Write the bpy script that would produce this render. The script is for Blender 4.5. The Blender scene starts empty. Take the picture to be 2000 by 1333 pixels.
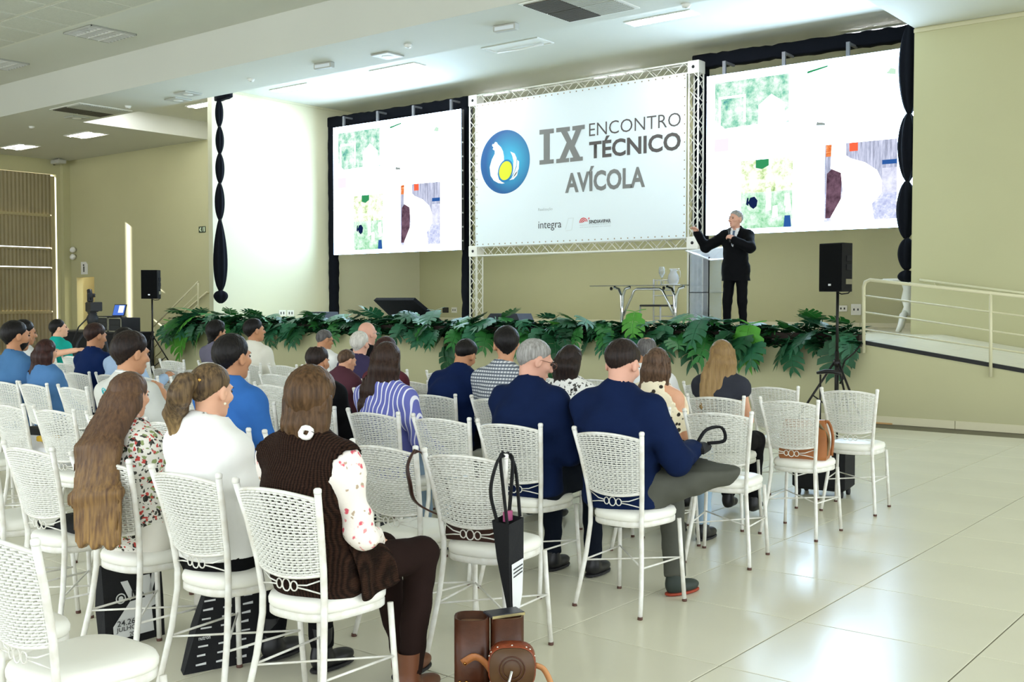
import bpy, math, random
import numpy as np
from mathutils import Vector, Matrix, Euler
random.seed(7); rng = np.random.default_rng(7)
SC = bpy.context.scene; COL = SC.collection
# ------------------------------------------------------------------ camera, sky, sun, exposure
FPX = 2104.0; YAW = math.radians(38.6066); PIT = math.radians(2.0823); CAMH = 1.55
cam = bpy.data.cameras.new('camera'); cam.sensor_width = 36; cam.lens = FPX/2000*36; cam.clip_end = 200
camo = bpy.data.objects.new('camera', cam); COL.objects.link(camo)
camo.location = (0, 0, CAMH); camo.rotation_euler = (math.pi/2-PIT, 0, YAW)
SC.camera = camo
w = bpy.data.worlds.new('sky'); SC.world = w; w.use_nodes = True
bg = w.node_tree.nodes['Background']; bg.inputs[0].default_value = (0.88, 0.95, 1.0, 1); bg.inputs[1].default_value = 2.9
sun = bpy.data.lights.new('sun', 'SUN'); sun.energy = 60; sun.angle = 0.006; sun.color = (1, .96, .88)
suno = bpy.data.objects.new('sun', sun); COL.objects.link(suno)
suno.rotation_euler = Vector((3.3, .37, -1.53)).to_track_quat('-Z', 'Y').to_euler()
SC.view_settings.view_transform = 'Standard'; SC.view_settings.look = 'None'
SC.view_settings.gamma = 1; SC.view_settings.use_curve_mapping = False
SC.view_settings.exposure = 0.17
SC.cycles.max_bounces = 8; SC.cycles.diffuse_bounces = 4; SC.cycles.adaptive_threshold = .02; SC.cycles.glossy_bounces = 3
SC.cycles.transmission_bounces = 8; SC.cycles.transparent_max_bounces = 12
SC.cycles.sample_clamp_indirect = 6; SC.cycles.caustics_reflective = False; SC.cycles.caustics_refractive = False
# ------------------------------------------------------------------ where things stand: sight lines onto known planes
_f = np.array([-math.sin(YAW)*math.cos(PIT), math.cos(YAW)*math.cos(PIT), -math.sin(PIT)])
_r = np.array([math.cos(YAW), math.sin(YAW), 0.]); _u = np.cross(_r, _f)
def ray(x, y): return _f+_r*(x-1000)/FPX-_u*(y-666.5)/FPX
def atz(x, y, z): d = ray(x, y); return Vector(d*((z-CAMH)/d[2]))+Vector((0, 0, CAMH))
def atY(x, y, Y): d = ray(x, y); return Vector(d*(Y/d[1]))+Vector((0, 0, CAMH))
def atX(x, y, X): d = ray(x, y); return Vector(d*(X/d[0]))+Vector((0, 0, CAMH))
# ------------------------------------------------------------------ materials
def lin(c):
    if isinstance(c, str): c = [int(c[i:i+2], 16)/255 for i in (0, 2, 4)]
    return tuple(v/12.92 if v <= .04045 else ((v+.055)/1.055)**2.4 for v in c[:3])+(1,)
MATS = {}
def mat(name, col, rough=.5, metal=0, var=0, vs=4, vstretch=(1, 1, 1), bump=0, bs=60, bstretch=(1, 1, 1), spec=.5, trans=0, ior=1.45,
        col2=None, emit=0, alpha=1, coat=0, sheen=0):
    if name in MATS: return MATS[name]
    m = bpy.data.materials.new(name); m.use_nodes = True; nt = m.node_tree; b = nt.nodes['Principled BSDF']
    I = b.inputs; I['Base Color'].default_value = lin(col); I['Roughness'].default_value = rough; I['Metallic'].default_value = metal
    I['Specular IOR Level'].default_value = spec; I['Transmission Weight'].default_value = trans; I['IOR'].default_value = ior
    I['Alpha'].default_value = alpha; I['Coat Weight'].default_value = coat; I['Sheen Weight'].default_value = sheen
    if emit: I['Emission Color'].default_value = lin(col); I['Emission Strength'].default_value = emit
    def noise(sc, st, det=4):
        tc = nt.nodes.new('ShaderNodeTexCoord'); mp = nt.nodes.new('ShaderNodeMapping'); mp.inputs['Scale'].default_value = st
        n = nt.nodes.new('ShaderNodeTexNoise'); n.inputs['Scale'].default_value = sc; n.inputs['Detail'].default_value = det
        nt.links.new(tc.outputs['Object'], mp.inputs['Vector']); nt.links.new(mp.outputs[0], n.inputs['Vector']); return n
    if var:
        n = noise(vs, vstretch); rp = nt.nodes.new('ShaderNodeValToRGB'); a = lin(col); c2 = lin(col2) if col2 else None
        lo = c2 if c2 else tuple(max(0, v*(1-var)) for v in a[:3])+(1,); hi = a if c2 else tuple(min(1, v*(1+var*.6)) for v in a[:3])+(1,)
        rp.color_ramp.elements[0].color = lo; rp.color_ramp.elements[1].color = hi
        rp.color_ramp.elements[0].position = .3; rp.color_ramp.elements[1].position = .7
        nt.links.new(n.outputs['Fac'], rp.inputs[0]); nt.links.new(rp.outputs[0], I['Base Color'])
    if bump:
        n = noise(bs, bstretch); bp = nt.nodes.new('ShaderNodeBump'); bp.inputs['Strength'].default_value = min(1, bump); bp.inputs['Distance'].default_value = .01
        nt.links.new(n.outputs['Fac'], bp.inputs['Height']); nt.links.new(bp.outputs[0], I['Normal'])
    MATS[name] = m; return m
def emis(name, col, s):
    if name in MATS: return MATS[name]
    m = bpy.data.materials.new(name); m.use_nodes = True; nt = m.node_tree; nt.nodes.clear()
    e = nt.nodes.new('ShaderNodeEmission'); o = nt.nodes.new('ShaderNodeOutputMaterial'); e.inputs[0].default_value = lin(col); e.inputs[1].default_value = s
    nt.links.new(e.outputs[0], o.inputs[0]); MATS[name] = m; return m
# ------------------------------------------------------------------ mesh helpers
def link(name, data, parent=None, loc=None, rot=None):
    o = bpy.data.objects.new(name, data); COL.objects.link(o)
    if loc is not None: o.location = loc
    if rot is not None: o.rotation_euler = rot
    if parent is not None: o.parent = parent
    return o
def tag(o, label=None, cat=None, group=None, kind=None):
    if label: o['label'] = label
    if cat: o['category'] = cat
    if group: o['group'] = group
    if kind: o['kind'] = kind
    return o
def empty(name, loc=(0, 0, 0), rz=0, label=None, cat=None, group=None):
    return tag(link(name, None, None, loc, (0, 0, rz)), label, cat, group)
class MB:
    def __init__(s): s.v = []; s.f = []; s.sm = []; s.mi = []; s.m = 0
    def add(s, V, F, smooth=False):
        n = len(s.v); s.v.extend([tuple(p) for p in V])
        for q in F: s.f.append(tuple(i+n for i in q)); s.sm.append(smooth); s.mi.append(s.m)
        return s
    def box(s, a, b, bev=0):
        (x0, y0, z0), (x1, y1, z1) = [tuple(map(min, a, b)), tuple(map(max, a, b))]
        if bev:
            e = bev; P = []
            for z, i in ((z0, e), (z0+e, 0), (z1-e, 0), (z1, e)):
                P.append([(x0+i+e*0, y0+i, z), (x1-i, y0+i, z), (x1-i, y1-i, z), (x0+i, y1-i, z)])
            return s.loft(P, True, True, smooth=False)
        V = [(x0, y0, z0), (x1, y0, z0), (x1, y1, z0), (x0, y1, z0), (x0, y0, z1), (x1, y0, z1), (x1, y1, z1), (x0, y1, z1)]
        return s.add(V, [(3, 2, 1, 0), (4, 5, 6, 7), (0, 1, 5, 4), (1, 2, 6, 5), (2, 3, 7, 6), (3, 0, 4, 7)])
    def loft(s, rings, cap0=False, cap1=False, smooth=True, closed=True):
        n = len(rings[0]); V = [p for r in rings for p in r]; F = []
        for i in range(len(rings)-1):
            for j in range(n if closed else n-1):
                k = (j+1) % n; F.append((i*n+j, i*n+k, (i+1)*n+k, (i+1)*n+j))
        if cap0: F.append(tuple(range(n-1, -1, -1)))
        if cap1: F.append(tuple((len(rings)-1)*n+j for j in range(n)))
        return s.add(V, F, smooth)
    def tube(s, pts, r, n=8, cap=True, smooth=True, flat=None):
        pts = [Vector(p) for p in pts]; rs = r if isinstance(r, (list, tuple)) else [r]*len(pts)
        rings = []; ref = None
        for i, p in enumerate(pts):
            t = (pts[min(i+1, len(pts)-1)]-pts[max(i-1, 0)])
            t = t.normalized() if t.length > 1e-9 else Vector((0, 0, 1))
            if ref is None: ref = Vector((0, 0, 1)) if abs(t.z) < .9 else Vector((0, 1, 0))
            u = (ref-t*ref.dot(t)); u = u.normalized() if u.length > 1e-6 else t.orthogonal().normalized(); v = t.cross(u); ref = u
            fu, fv = flat or (1, 1)
            rings.append([p+(u*math.cos(2*math.pi*k/n)*fu+v*math.sin(2*math.pi*k/n)*fv)*rs[i] for k in range(n)])
        return s.loft(rings, cap, cap, smooth)
    def lathe(s, prof, n=16, c=(0, 0, 0), smooth=True, cap=True, flute=0, fk=8, ph=0):
        R = []
        for r, z in prof:
            R.append([(c[0]+r*(1+flute*math.sin(fk*2*math.pi*k/n+ph))*math.cos(2*math.pi*k/n), c[1]+r*(1+flute*math.sin(fk*2*math.pi*k/n+ph))*math.sin(2*math.pi*k/n), c[2]+z) for k in range(n)])
        return s.loft(R, cap, cap, smooth)
    def poly(s, pts): return s.add(pts, [tuple(range(len(pts)))])
    def prism(s, pts, d):   # planar outline pts pushed along vector d
        n = len(pts); d = Vector(d); a = [Vector(p) for p in pts]; b = [p+d for p in a]
        return s.add(a+b, [tuple(range(n-1, -1, -1)), tuple(range(n, 2*n))]+[(i, (i+1) % n, n+(i+1) % n, n+i) for i in range(n)])
    def mesh(s, name, mats):
        me = bpy.data.meshes.new(name); me.from_pydata([tuple(p) for p in s.v], [], s.f)
        for m in (mats if isinstance(mats, (list, tuple)) else [mats]): me.materials.append(m)
        me.polygons.foreach_set('use_smooth', s.sm); me.polygons.foreach_set('material_index', s.mi); me.update(); return me
    def obj(s, name, mats, parent=None, loc=None, rot=None): return link(name, s.mesh(name, mats), parent, loc, rot)
def struct(o): o['kind'] = 'structure'; return o
def text(body, name, x, z, w, h, Y, m, parent, off=0, thick=.002, face=None, y0=0):
    """lettering standing upright on a plane facing -Y: lower-left corner (x, z), fitted to w x h"""
    c = bpy.data.curves.new(name, 'FONT'); c.body = body; c.size = 1; c.offset = off; c.extrude = 0.0; c.resolution_u = 3
    t = bpy.data.objects.new(name, c); COL.objects.link(t); FIT.append((t, x, z, w, h, Y, thick, parent, m)); return t
FIT = []
def fit_texts():
    bpy.context.view_layer.update(); dg = bpy.context.evaluated_depsgraph_get()
    for t, x, z, w, h, Y, th, parent, m in FIT:
        me = bpy.data.meshes.new_from_object(t.evaluated_get(dg)); n = t.name; c = t.data
        bpy.data.objects.remove(t); bpy.data.curves.remove(c)
        P = np.empty(len(me.vertices)*3); me.vertices.foreach_get('co', P); P = P.reshape(-1, 3)
        a, b = P.min(0), P.max(0); Q = np.zeros_like(P)
        Q[:, 0] = (P[:, 0]-a[0])/(b[0]-a[0])*w; Q[:, 2] = (P[:, 1]-a[1])/(b[1]-a[1])*h
        me.vertices.foreach_set('co', Q.ravel()); me.materials.clear(); me.materials.append(m); me.update()
        o = bpy.data.objects.new(n, me); COL.objects.link(o)
        if callable(Y): o.matrix_local = Y(x, z)
        else: o.location = (x, Y, z)
        if parent is not None:
            o.parent = parent
            if not callable(Y): o.matrix_parent_inverse = Matrix.Translation(-parent.location)
# ------------------------------------------------------------------ the hall: floor, stage, walls, ceilings
BEIGE = mat('beige paint', 'bcb990', .6, var=.04, vs=.6, bump=.03, bs=120)
BEIGE2 = mat('beige stage front', 'bebb94', .6, var=.05, vs=.8, bump=.03, bs=120)
CREAM = mat('cream ceiling', 'd2d3c8', .75, var=.02, vs=.5)
WHITEP = mat('pale partition paint', 'cbc9ab', .55)
TILE = mat('polished cream tile', 'e2dfca', .22, var=.04, vs=1.3, spec=.35, bump=.004, bs=8)
GROUT = mat('grey grout', '7a7562', .8)
DARK = mat('black edge strip', '1b1b1c', .6)
BLACKF = mat('black drape fabric', '0d1017', .9, bump=.25, bs=25, bstretch=(1, 1, .2), spec=.15)
CHROME = mat('chrome', 'd9dadd', .12, 1)
ALU = mat('white painted truss', 'eceae0', .35)
RAILM = mat('beige painted steel', 'd8d3b0', .35)
TEETH = mat('grey louvre', 'a9aaa0', .4, .3)
XL, YW, YR, YB, XP, ZS, ZC, ZH, YF, HS, XR = -30.6, 17.0, 16.9, 20.8, -19.74, 5.75, 6.2, 6.46, 13.59, 1.05, -5.59
YO, YBM, XBK = 13.55, 12.0, -23.65      # front edge of the raised stage ceiling, front face of the beam, left end of the raise
fl = MB().box((XL-.2, -7, -.2), (8, YB, -.004)).obj('floor', GROUT); struct(fl)
T = .82; tm = MB().box((-T/2+.0035, -T/2+.0035, -.02), (T/2-.0035, T/2-.0035, 0), .0015).mesh('floor_tile', TILE)
near, far = [], []
for i in range(-34, 11):
    for j in range(-5, 16):
        cx, cy = -2.14+T*(i-.5), 4.92+T*(j+.5)
        if cy+T/2 > YF+.01: continue
        z = -cx*math.sin(YAW)+cy*math.cos(YAW); px = 1000+FPX*(cx*math.cos(YAW)+cy*math.sin(YAW))/max(z, .1)
        (near if (z > 1.2 and -300 < px < 2300 and cx > -8) else far).append((z, cx, cy))
near.sort()
for z, cx, cy in near[:230]: link('tile', tm, fl, (cx, cy, 0))
b = MB()
for z, cx, cy in far+near[230:]:
    if cx-T/2 > XL: b.box((cx-T/2+.0022, cy-T/2+.0022, -.02), (cx+T/2-.0022, cy+T/2-.0022, 0))
o = b.obj('distant_tiles', TILE, fl); o['kind'] = 'stuff'
# stage body and stage floor
STAGEF = mat('cream stage floor', 'ddd8bf', .3, var=.04, vs=1)
st = struct(MB().box((-20.6, YF, 0), (-5.08, YB, HS-.02)).obj('wall_stage_front', BEIGE2))
struct(MB().box((-20.6, YF, HS-.02), (-5.08, YB, HS)).obj('floor_stage', STAGEF))
struct(MB().box((-20.6, YF-.012, HS-.075), (-5.08, YF-.001, HS-.004)).obj('trim_1', DARK))
for k in range(14):
    x0 = -20.6+k*1.11
    struct(MB().box((x0+.004, YF-.014, 0), (min(x0+1.106, -5.085), YF-.001, .09), .003).obj('baseboard_stage', mat('skirting tile', 'd9d3b4', .35)))
# ramp on the right
def rz(x): return HS-(x+5.08)*.29/1.91
b = MB(); xe = 1.7
b.prism([(-5.08, YF, 0), (xe, YF, 0), (xe, YF, rz(xe)-.02), (-5.08, YF, HS-.02)], (0, YR-YF, 0)); ramp = struct(b.obj('wall_ramp', BEIGE2))
RAMPT = mat('pale ramp tile', 'e9e6d6', .25, var=.03)
for k in range(8):
    for j in range(4):
        xa, xb = -5.08+k*.85, -5.08+(k+1)*.85-.006; ya, yb = YF+.05+j*.81, YF+.05+(j+1)*.81-.006
        o = MB().prism([(xa, ya, rz(xa)-.02), (xb, ya, rz(xb)-.02), (xb, ya, rz(xb)), (xa, ya, rz(xa))], (0, yb-ya, 0)).obj('tile', RAMPT, ramp)
b = MB().prism([(-5.08, YF-.012, rz(-5.08)-.045), (xe, YF-.012, rz(xe)-.045), (xe, YF-.012, rz(xe)+.004), (-5.08, YF-.012, HS+.004)], (0, .06, 0)); struct(b.obj('trim_2', DARK))
for k in range(6):
    x0 = -5.07+k*1.13
    struct(MB().box((x0+.004, YF-.014, 0), (x0+1.126, YF-.001, .1), .003).obj('baseboard_ramp', mat('skirting tile', 'd9d3b4', .35)))
struct(MB().box((-4.95, YF-.02, 0), (-4.7, YF-.0145, .02)).obj('trim_3', mat('raw plywood', 'c9a16a', .7)))
# walls
struct(MB().box((XP-.15, 14.3, 0), (XP, YB, ZC)).obj('wall_partition', WHITEP))
struct(MB().box((XP-.01, 14.3, ZC-.05), (XP+.02, YB, ZC)).obj('trim_4', WHITEP))
b = MB()      # left part of the back wall with the doorway
xd0, xd1, zd = -30.15, -29.18, 2.28
for a, c in (((XL, YW, 0), (xd0, YW+.2, ZS)), ((xd0, YW, zd), (xd1, YW+.2, ZS)), ((xd1, YW, 0), (XP-.15, YW+.2, ZS))): b.box(a, c)
struct(b.obj('wall_left_back', BEIGE))
struct(MB().box((xd0-.5, YW+.9, 0), (xd1+.6, YW+1.0, 3)).obj('wall_corridor', mat('orange corridor paint', 'c98f4e', .6)))
struct(MB().box((XP, YB, 0), (-4, YB+.2, ZC)).obj('wall_back', BEIGE))
struct(MB().box((xd0-.6, YW+.2, 0), (xd0-.5, YW+1.0, 3)).obj('wall_corridor_end', BEIGE))
struct(MB().box((-4.0, YR+.2, 0), (-3.8, YB, ZC)).obj('wall_stage_right', BEIGE))
struct(MB().box((XR, YR, 0), (8, YR+.2, ZS)).obj('wall_right', BEIGE))
struct(MB().box((XR-.004, YR-.02, ZS-.075), (8, YR-.001, ZS-.02)).obj('trim_5', mat('ceiling moulding', 'c9c4a0', .6)))
for k in range(12):
    x0 = XP+.01+k*1.32
    struct(MB().box((x0, YB-.014, HS), (x0+1.314, YB-.001, HS+.09), .003).obj('baseboard_back', mat('skirting tile', 'd9d3b4', .35)))
for k in range(5):
    struct(MB().box((-30.5+.0, YW-.014, 0), (-30.2, YW-.001, .1)).obj('baseboard_left', mat('skirting tile', 'd9d3b4', .35))) if k == 0 else None
# ceilings: soffit with the raised bay above the stage, beam face, hall ceiling
b = MB(); t = .3
b.box((XL-.2, YBM, ZS), (8, YO, ZH+t)); struct(b.obj('ceiling_beam', CREAM))
struct(MB().box((XL-.2, YO, ZS), (XBK, YW+.2, ZH+t)).obj('ceiling_bay_left', CREAM))
struct(MB().box((XR, YO, ZS), (8, YR+.2, ZH+t)).obj('ceiling_bay_right', CREAM))
struct(MB().box((XBK, YO, ZC), (XR, YB+.2, ZH+t)).obj('ceiling_stage', CREAM))
struct(MB().box((XR, YR+.2, ZC), (-3.8, YB+.2, ZH+t)).obj('ceiling_wing', CREAM))
struct(MB().box((XBK-.2, YW, ZS), (XP-.15, YW+.2, ZH)).obj('wall_left_head', BEIGE))
struct(MB().box((XL-.2, -7, ZH), (8, YBM, ZH+t)).obj('ceiling_hall', CREAM))
PERF = mat('perforated grey panel', 'c3c3b4', .7, var=.08, vs=40)
pm = MB().box((-.445, -.445, -.012), (.445, .445, 0)).mesh('ceiling_panel', PERF); pt = struct(MB().box((-26, 4.2, ZH-.004), (-9, 10.28, ZH+.02)).obj('ceiling_panel_field', mat('panel grid', 'd6d5c6', .6)))
for i in range(17):
    for j in range(6): link('panel', pm, pt, (-25.45+i*.97, 9.75-j*.97, ZH-.004))
# shuttered doorway in the left side wall: corrugated steel leaves, daylight in the gaps between them
SHUT = mat('beige corrugated steel', '94896a', .45, var=.06, vs=3); SHF = mat('beige steel frame', 'a89d78', .45)
yd1 = 16.62; zt = 5.28
b = MB()
for a, c in (((XL-.2, yd1+.03, 0), (XL, YW, ZS)), ((XL-.2, -7, zt+.04), (XL, yd1+.03, ZS)), ((XL-.2, -7, 0), (XL, 9.0, zt+.04)), ((XL-.2, -7, ZS), (XL, YBM, ZH))): b.box(a, c)
struct(b.obj('wall_left', BEIGE))
sh = struct(MB().box((XL-.12, yd1-.12, 0), (XL-.02, yd1-.008, zt-.01)).obj('door_1', SHF))
ys = [9.0, 10.9, 12.8, 14.75, yd1-.12]; zz = [0, 1.25, 2.55, 3.13, 4.1, zt]
for q in range(4):
    MB().box((XL-.06, ys[q]-.05, 0), (XL+.03, ys[q]+.05, zt)).obj('post', SHF, sh)
    for k in range(5):
        z0, z1 = zz[k]+.03, zz[k+1]-(.015 if k in (1, 2) else .0)+(.034 if k == 4 else 0)
        n = int((ys[q+1]-ys[q])/.11); R = []
        for i in range(n*4+1):
            y = ys[q]+.045+(ys[q+1]-ys[q]-(.04 if q == 3 else .09))*i/(n*4); x = XL-.05+(.012 if (i % 4) in (1, 2) else 0); R.append((x, y))
        V = [(x, y, z0) for x, y in R]+[(x, y, z1) for x, y in R]; m = len(R)
        MB().add(V, [(i, i+1, m+i+1, m+i) for i in range(m-1)]).obj('panel', SHUT, sh)
        if k: MB().box((XL-.03, ys[q]+.05, zz[k]-.04), (XL+.02, ys[q+1]-.05, zz[k]+.004 if k in (2, 3) else zz[k]+.035)).obj('rail', SHF, sh)
tag(sh, None, None, None, 'structure')
struct(MB().box((XL-2.3, 2, 3.3), (XL-.2, 16.3, 3.36)).obj('trim_sun_block', SHF))  # unseen slab added outside to keep direct sun out of the shutter slits
# steel pillar and cable box in the far corner
struct(MB().box((XL, YW-.22, 0), (XL+.16, YW-.001, ZS)).obj('trim_6', BEIGE))
# ------------------------------------------------------------------ ceiling lamps and fittings
TUBE = emis('lit fluorescent tube', 'f6f9ff', 150); PLW = mat('white plastic', 'e9e9e2', .4); GREYP = mat('grey plastic', 'b4b5ac', .45)
TUBE2 = emis('lit fluorescent tube, older', 'fffaf0', 28); TUBE3 = emis('lit fluorescent tube, cove', 'f6f9ff', 110)  # weaker tubes for the left bay, separate strength for those beside the partition
def lamp(x, y, z, w, d, label, on=True, cat='ceiling light', frame=None):
    t = empty('ceiling_light', (x, y, z), 0, label, cat, 'fluorescent ceiling lights')
    f = MB(); e = .03
    for a, c in (((-w/2, -d/2, -.02), (w/2, -d/2+e, .0)), ((-w/2, d/2-e, -.02), (w/2, d/2, 0)), ((-w/2, -d/2+e, -.02), (-w/2+e, d/2-e, 0)), ((w/2-e, -d/2+e, -.02), (w/2, d/2-e, 0))): f.box(a, c)
    f.obj('frame', frame or PLW, t)
    if on:
        for k in range(2):
            yy = (-.25+.5*k)*d; MB().tube([(-w/2+.05, yy, -.012), (w/2-.05, yy, -.012)], .02, 8).obj('tube', TUBE2 if x < -24 else TUBE3 if x < -20 else TUBE, t)
        MB().box((-w/2+e, -d/2+e, -.002), (w/2-e, d/2-e, 0)).obj('reflector', PLW, t)
    return t
nm = ['over the left stage wall', 'above the left screen', 'above the round hen emblem', 'above the lettering', 'behind the partition top']
for k, x in enumerate((-18.38, -15.25, -12.21, -9.2, -21.5)):
    if k == 2:
        t = lamp(x, 15.44, ZC, 1.3, .5, 'ceiling light with one unlit drooping tube in front of the banner', False)
        MB().box((-.62, -.22, -.004), (.62, .22, 0)).obj('reflector', PLW, t)
        MB().tube([(-.55, .12, -.03), (0, .12, -.05), (.5, .12, -.03)], .02, 8).obj('tube', mat('unlit tube', 'f4f4f0', .3), t)
    else: lamp(x, 15.44, ZC, 1.25, .34, 'lit twin tube ceiling light '+nm[k])
lamp(-20.9, 13.95, ZC, 1.25, .34, 'unseen added tube light just left of the partition front'); lamp(-22.6, 13.95, ZC, 1.25, .34, 'unseen added tube light at the left end of the raised ceiling')  # both lamps are out of view, added to brighten the bay left of the partition
lamp(-15.1, 18.7, ZC, 1.25, .2, 'lit strip light behind the left top truss'); lamp(-12.1, 18.6, ZC, 1.25, .2, 'lit strip light behind the right top truss')
lamp(-6.6, 18.4, ZC, 1.25, .2, 'lit strip light behind the right screen frame')
lamp(-25.34, 14.6, ZS, 1.1, .6, 'lit recessed ceiling light nearer the partition in the left bay')
lamp(-28.7, 14.6, ZS, 1.1, .6, 'lit recessed ceiling light nearer the shuttered door')
def louvre(x, y, label):
    t = empty('louvre_light', (x, y, ZH), 0, label, 'ceiling light', 'louvred hall lights')
    MB().box((-.47, -.45, -.006), (.47, .45, -.001)).obj('reflector', mat('louvre mirror', '6f6e66', .4, .3), t)
    f = MB(); 
    for s in (-1, 1): f.box((s*.47-.015*s, -.45, -.03), (s*.47, .45, 0)); f.box((-.47, s*.45-.015*s, -.03), (.47, s*.45, 0))
    f.obj('frame', GREYP, t)
    for k in range(3): MB().box((-.45, -.225+.225*k-.008, -.035), (.45, -.225+.225*k+.008, -.006)).obj('blade', PLW, t)
    for k in range(8): MB().box((-.4+.114*k-.004, -.44, -.035), (-.4+.114*k+.004, .44, -.008)).obj('blade', PLW, t)
louvre(-18.29, 10.84, 'louvred ceiling light, the whole one near the perforated panels'); louvre(-22.2, 10.84, 'louvred ceiling light cut by the left picture edge')
def vent(x, y, label):
    t = empty('air_vent', (x, y, ZS), 0, label, 'air vent', 'ceiling air vents')
    f = MB(); f.box((-.62, -.62, -.015), (.62, .62, 0)); f.obj('frame', PLW, t)
    for i in range(2):
        for j in range(2):
            m = mat('vent dark', '4a463e', .6) if (i, j) != (1, 0) and not (i == 1 and j == 1) else GREYP
            g = MB(); x0, y0 = -.57+i*.58, -.57+j*.58
            for k in range(12): g.box((x0, y0+k*.0465, -.03), (x0+.56, y0+k*.0465+.03, -.015))
            g.obj('grille', m, t)
vent(-22., 12.8, 'square four part air vent on the beam near the left'); vent(-8.88, 12.66, 'square four part air vent on the beam at the top')
for k, (px, py) in enumerate(((62, 247), (250, 207), (490, 154), (797, 87), (1340, 8))):
    p = atz(px, py, ZS); lb = ['leftmost', 'second from the left of the', 'third from the left of the', 'fourth from the left of the', 'rightmost'][k]
    t = empty('smoke_detector', p, 0, lb+' small round smoke detectors under the beam' if 'of' in lb else lb+' of the small round smoke detectors under the beam', 'smoke detector', 'smoke detectors')
    MB().lathe([(.0, -.05), (.05, -.048), (.06, -.03), (.07, 0)], 14).obj('body', PLW, t); MB().lathe([(.0, -.058), (.02, -.056), (.025, -.048)], 10).obj('sensor', GREYP, t)
for k, (px, py) in enumerate(((150, 229), (367, 182), (348, 194), (757, 107))):
    p = atz(px, py, ZS); lb = ['beside the left air vent', 'farther of the pair above the curtain top', 'nearer of the pair above the curtain top', 'above the left screen'][k]
    t = empty('ceiling_speaker', p, 0, 'flat square grey ceiling plate, '+lb, 'ceiling plate', 'flat ceiling plates')
    MB().box((-.2, -.2, -.03), (.2, .2, 0), .01).obj('plate', GREYP, t); MB().lathe([(0, -.036), (.09, -.035), (.1, -.03)], 16).obj('disc', PLW, t)
for k, (px, py) in enumerate(((633, 123), (988, 48))):
    p = atz(px, py, ZS); lb = ['left', 'right'][k]
    t = empty('emergency_light', p, .1, lb+' hand box shaped emergency light under the beam', 'emergency light', 'emergency lights')
    MB().box((-.2, -.05, -.1), (.2, .05, 0), .01).obj('housing', GREYP, t); MB().box((-.17, -.056, -.085), (.17, -.05, -.03)).obj('lens', mat('clear lens', 'dfe6ea', .15), t)
# ------------------------------------------------------------------ banner in its truss frame
YBN = 17.3
def bn(px, py): p = atY(px, py, YBN); return p.x, p.z
def bc(cx, cy): return bn(900+.3*cx, 120+.3*cy)
x0, x1 = bn(929, 340)[0], bn(1340, 340)[0]; z1, z0 = bn(929, 204)[1], bn(929, 482)[1]
TRC = dict(l=bn(921, 300)[0], r=bn(1351, 300)[0], t=bn(921, 196)[1], b=bn(921, 491)[1])
tr = empty('banner_truss', (TRC['l'], YBN+.15, HS), 0, 'white lattice truss frame carrying the event banner', 'truss')
def truss(a, bb, name, w=.19):
    a, bb = Vector(a), Vector(bb); d = (bb-a); L = d.length; d.normalize(); u = Vector((0, 1, 0)); v = d.cross(u); b = MB(); h = w/2
    for s in (-1, 1):
        for q in (-1, 1): b.tube([a+u*h*s+v*h*q, bb+u*h*s+v*h*q], .017, 6)
    n = max(2, int(L/.2))
    for s in (-1, 1):
        for i in range(n):
            p, q = a+d*(L*i/n), a+d*(L*(i+1)/n); e = 1 if i % 2 else -1
            b.tube([p+u*h*s+v*h*e, q+u*h*s-v*h*e], .0085, 4); b.tube([p+v*h*s+u*h*e, q+v*h*s-u*h*e], .0085, 4)
    o = b.obj(name, ALU); o.parent = tr; o.matrix_parent_inverse = Matrix.Translation(-tr.location); return o
yt = YBN+.15
for k in 'lr': truss((TRC[k], yt, HS+.01), (TRC[k], yt, TRC['t']), 'column')
for k in 'tb': truss((TRC['l'], yt, TRC[k]), (TRC['r'], yt, TRC[k]), 'beam')
for k in 'lr':
    for q in 'tb':
        o = MB().box((TRC[k]-.115, yt-.115, TRC[q]-.115), (TRC[k]+.115, yt+.115, TRC[q]+.115), .01).obj('corner_block', ALU); o.parent = tr; o.matrix_parent_inverse = Matrix.Translation(-tr.location)
        h = MB().lathe([(.03, 0), (.03, .004)], 12).obj('bolt_hole', DARK, o, (TRC[k], yt-.116, TRC[q]), (math.pi/2, 0, 0))
    o = MB().box((TRC[k]-.12, yt-.12, HS), (TRC[k]+.12, yt+.12, HS+.015)).obj('base_plate', ALU); o.parent = tr; o.matrix_parent_inverse = Matrix.Translation(-tr.location)
ban = empty('event_banner', (x0, YBN, z0), 0, 'white printed event banner with blue hen emblem and grey lettering', 'banner')
BANM = mat('white vinyl', 'e6f0f3', .45)
def bchild(b, name, m, par=None):
    o = b.obj(name, m); o.parent = par or ban; o.matrix_parent_inverse = Matrix.Identity(4) if par else Matrix.Translation(-ban.location); return o
bchild(MB().box((x0, YBN, z0), (x1, YBN+.006, z1)), 'sheet', BANM)
yy = YBN-.003
eye = MB()
for k in range(34):
    xx = x0+.05+(x1-x0-.1)*k/33
    for zz_ in (z0+.04, z1-.04): eye.lathe([(.004, 0), (.012, .0)], 8, (0, 0, 0)) if False else eye.box((xx-.012, yy, zz_-.012), (xx+.012, YBN, zz_+.012))
for k in range(18):
    zz_ = z0+.1+(z1-z0-.2)*k/17
    for xx in (x0+.035, x1-.035): eye.box((xx-.011, yy, zz_-.011), (xx+.011, YBN, zz_+.011))
bchild(eye, 'eyelets', mat('eyelet brass', '9a8a72', .4, .6))['kind'] = 'stuff'
bl = bpy.data.materials.new('emblem blue'); bl.use_nodes = True; nt = bl.node_tree; I = nt.nodes['Principled BSDF'].inputs
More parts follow.
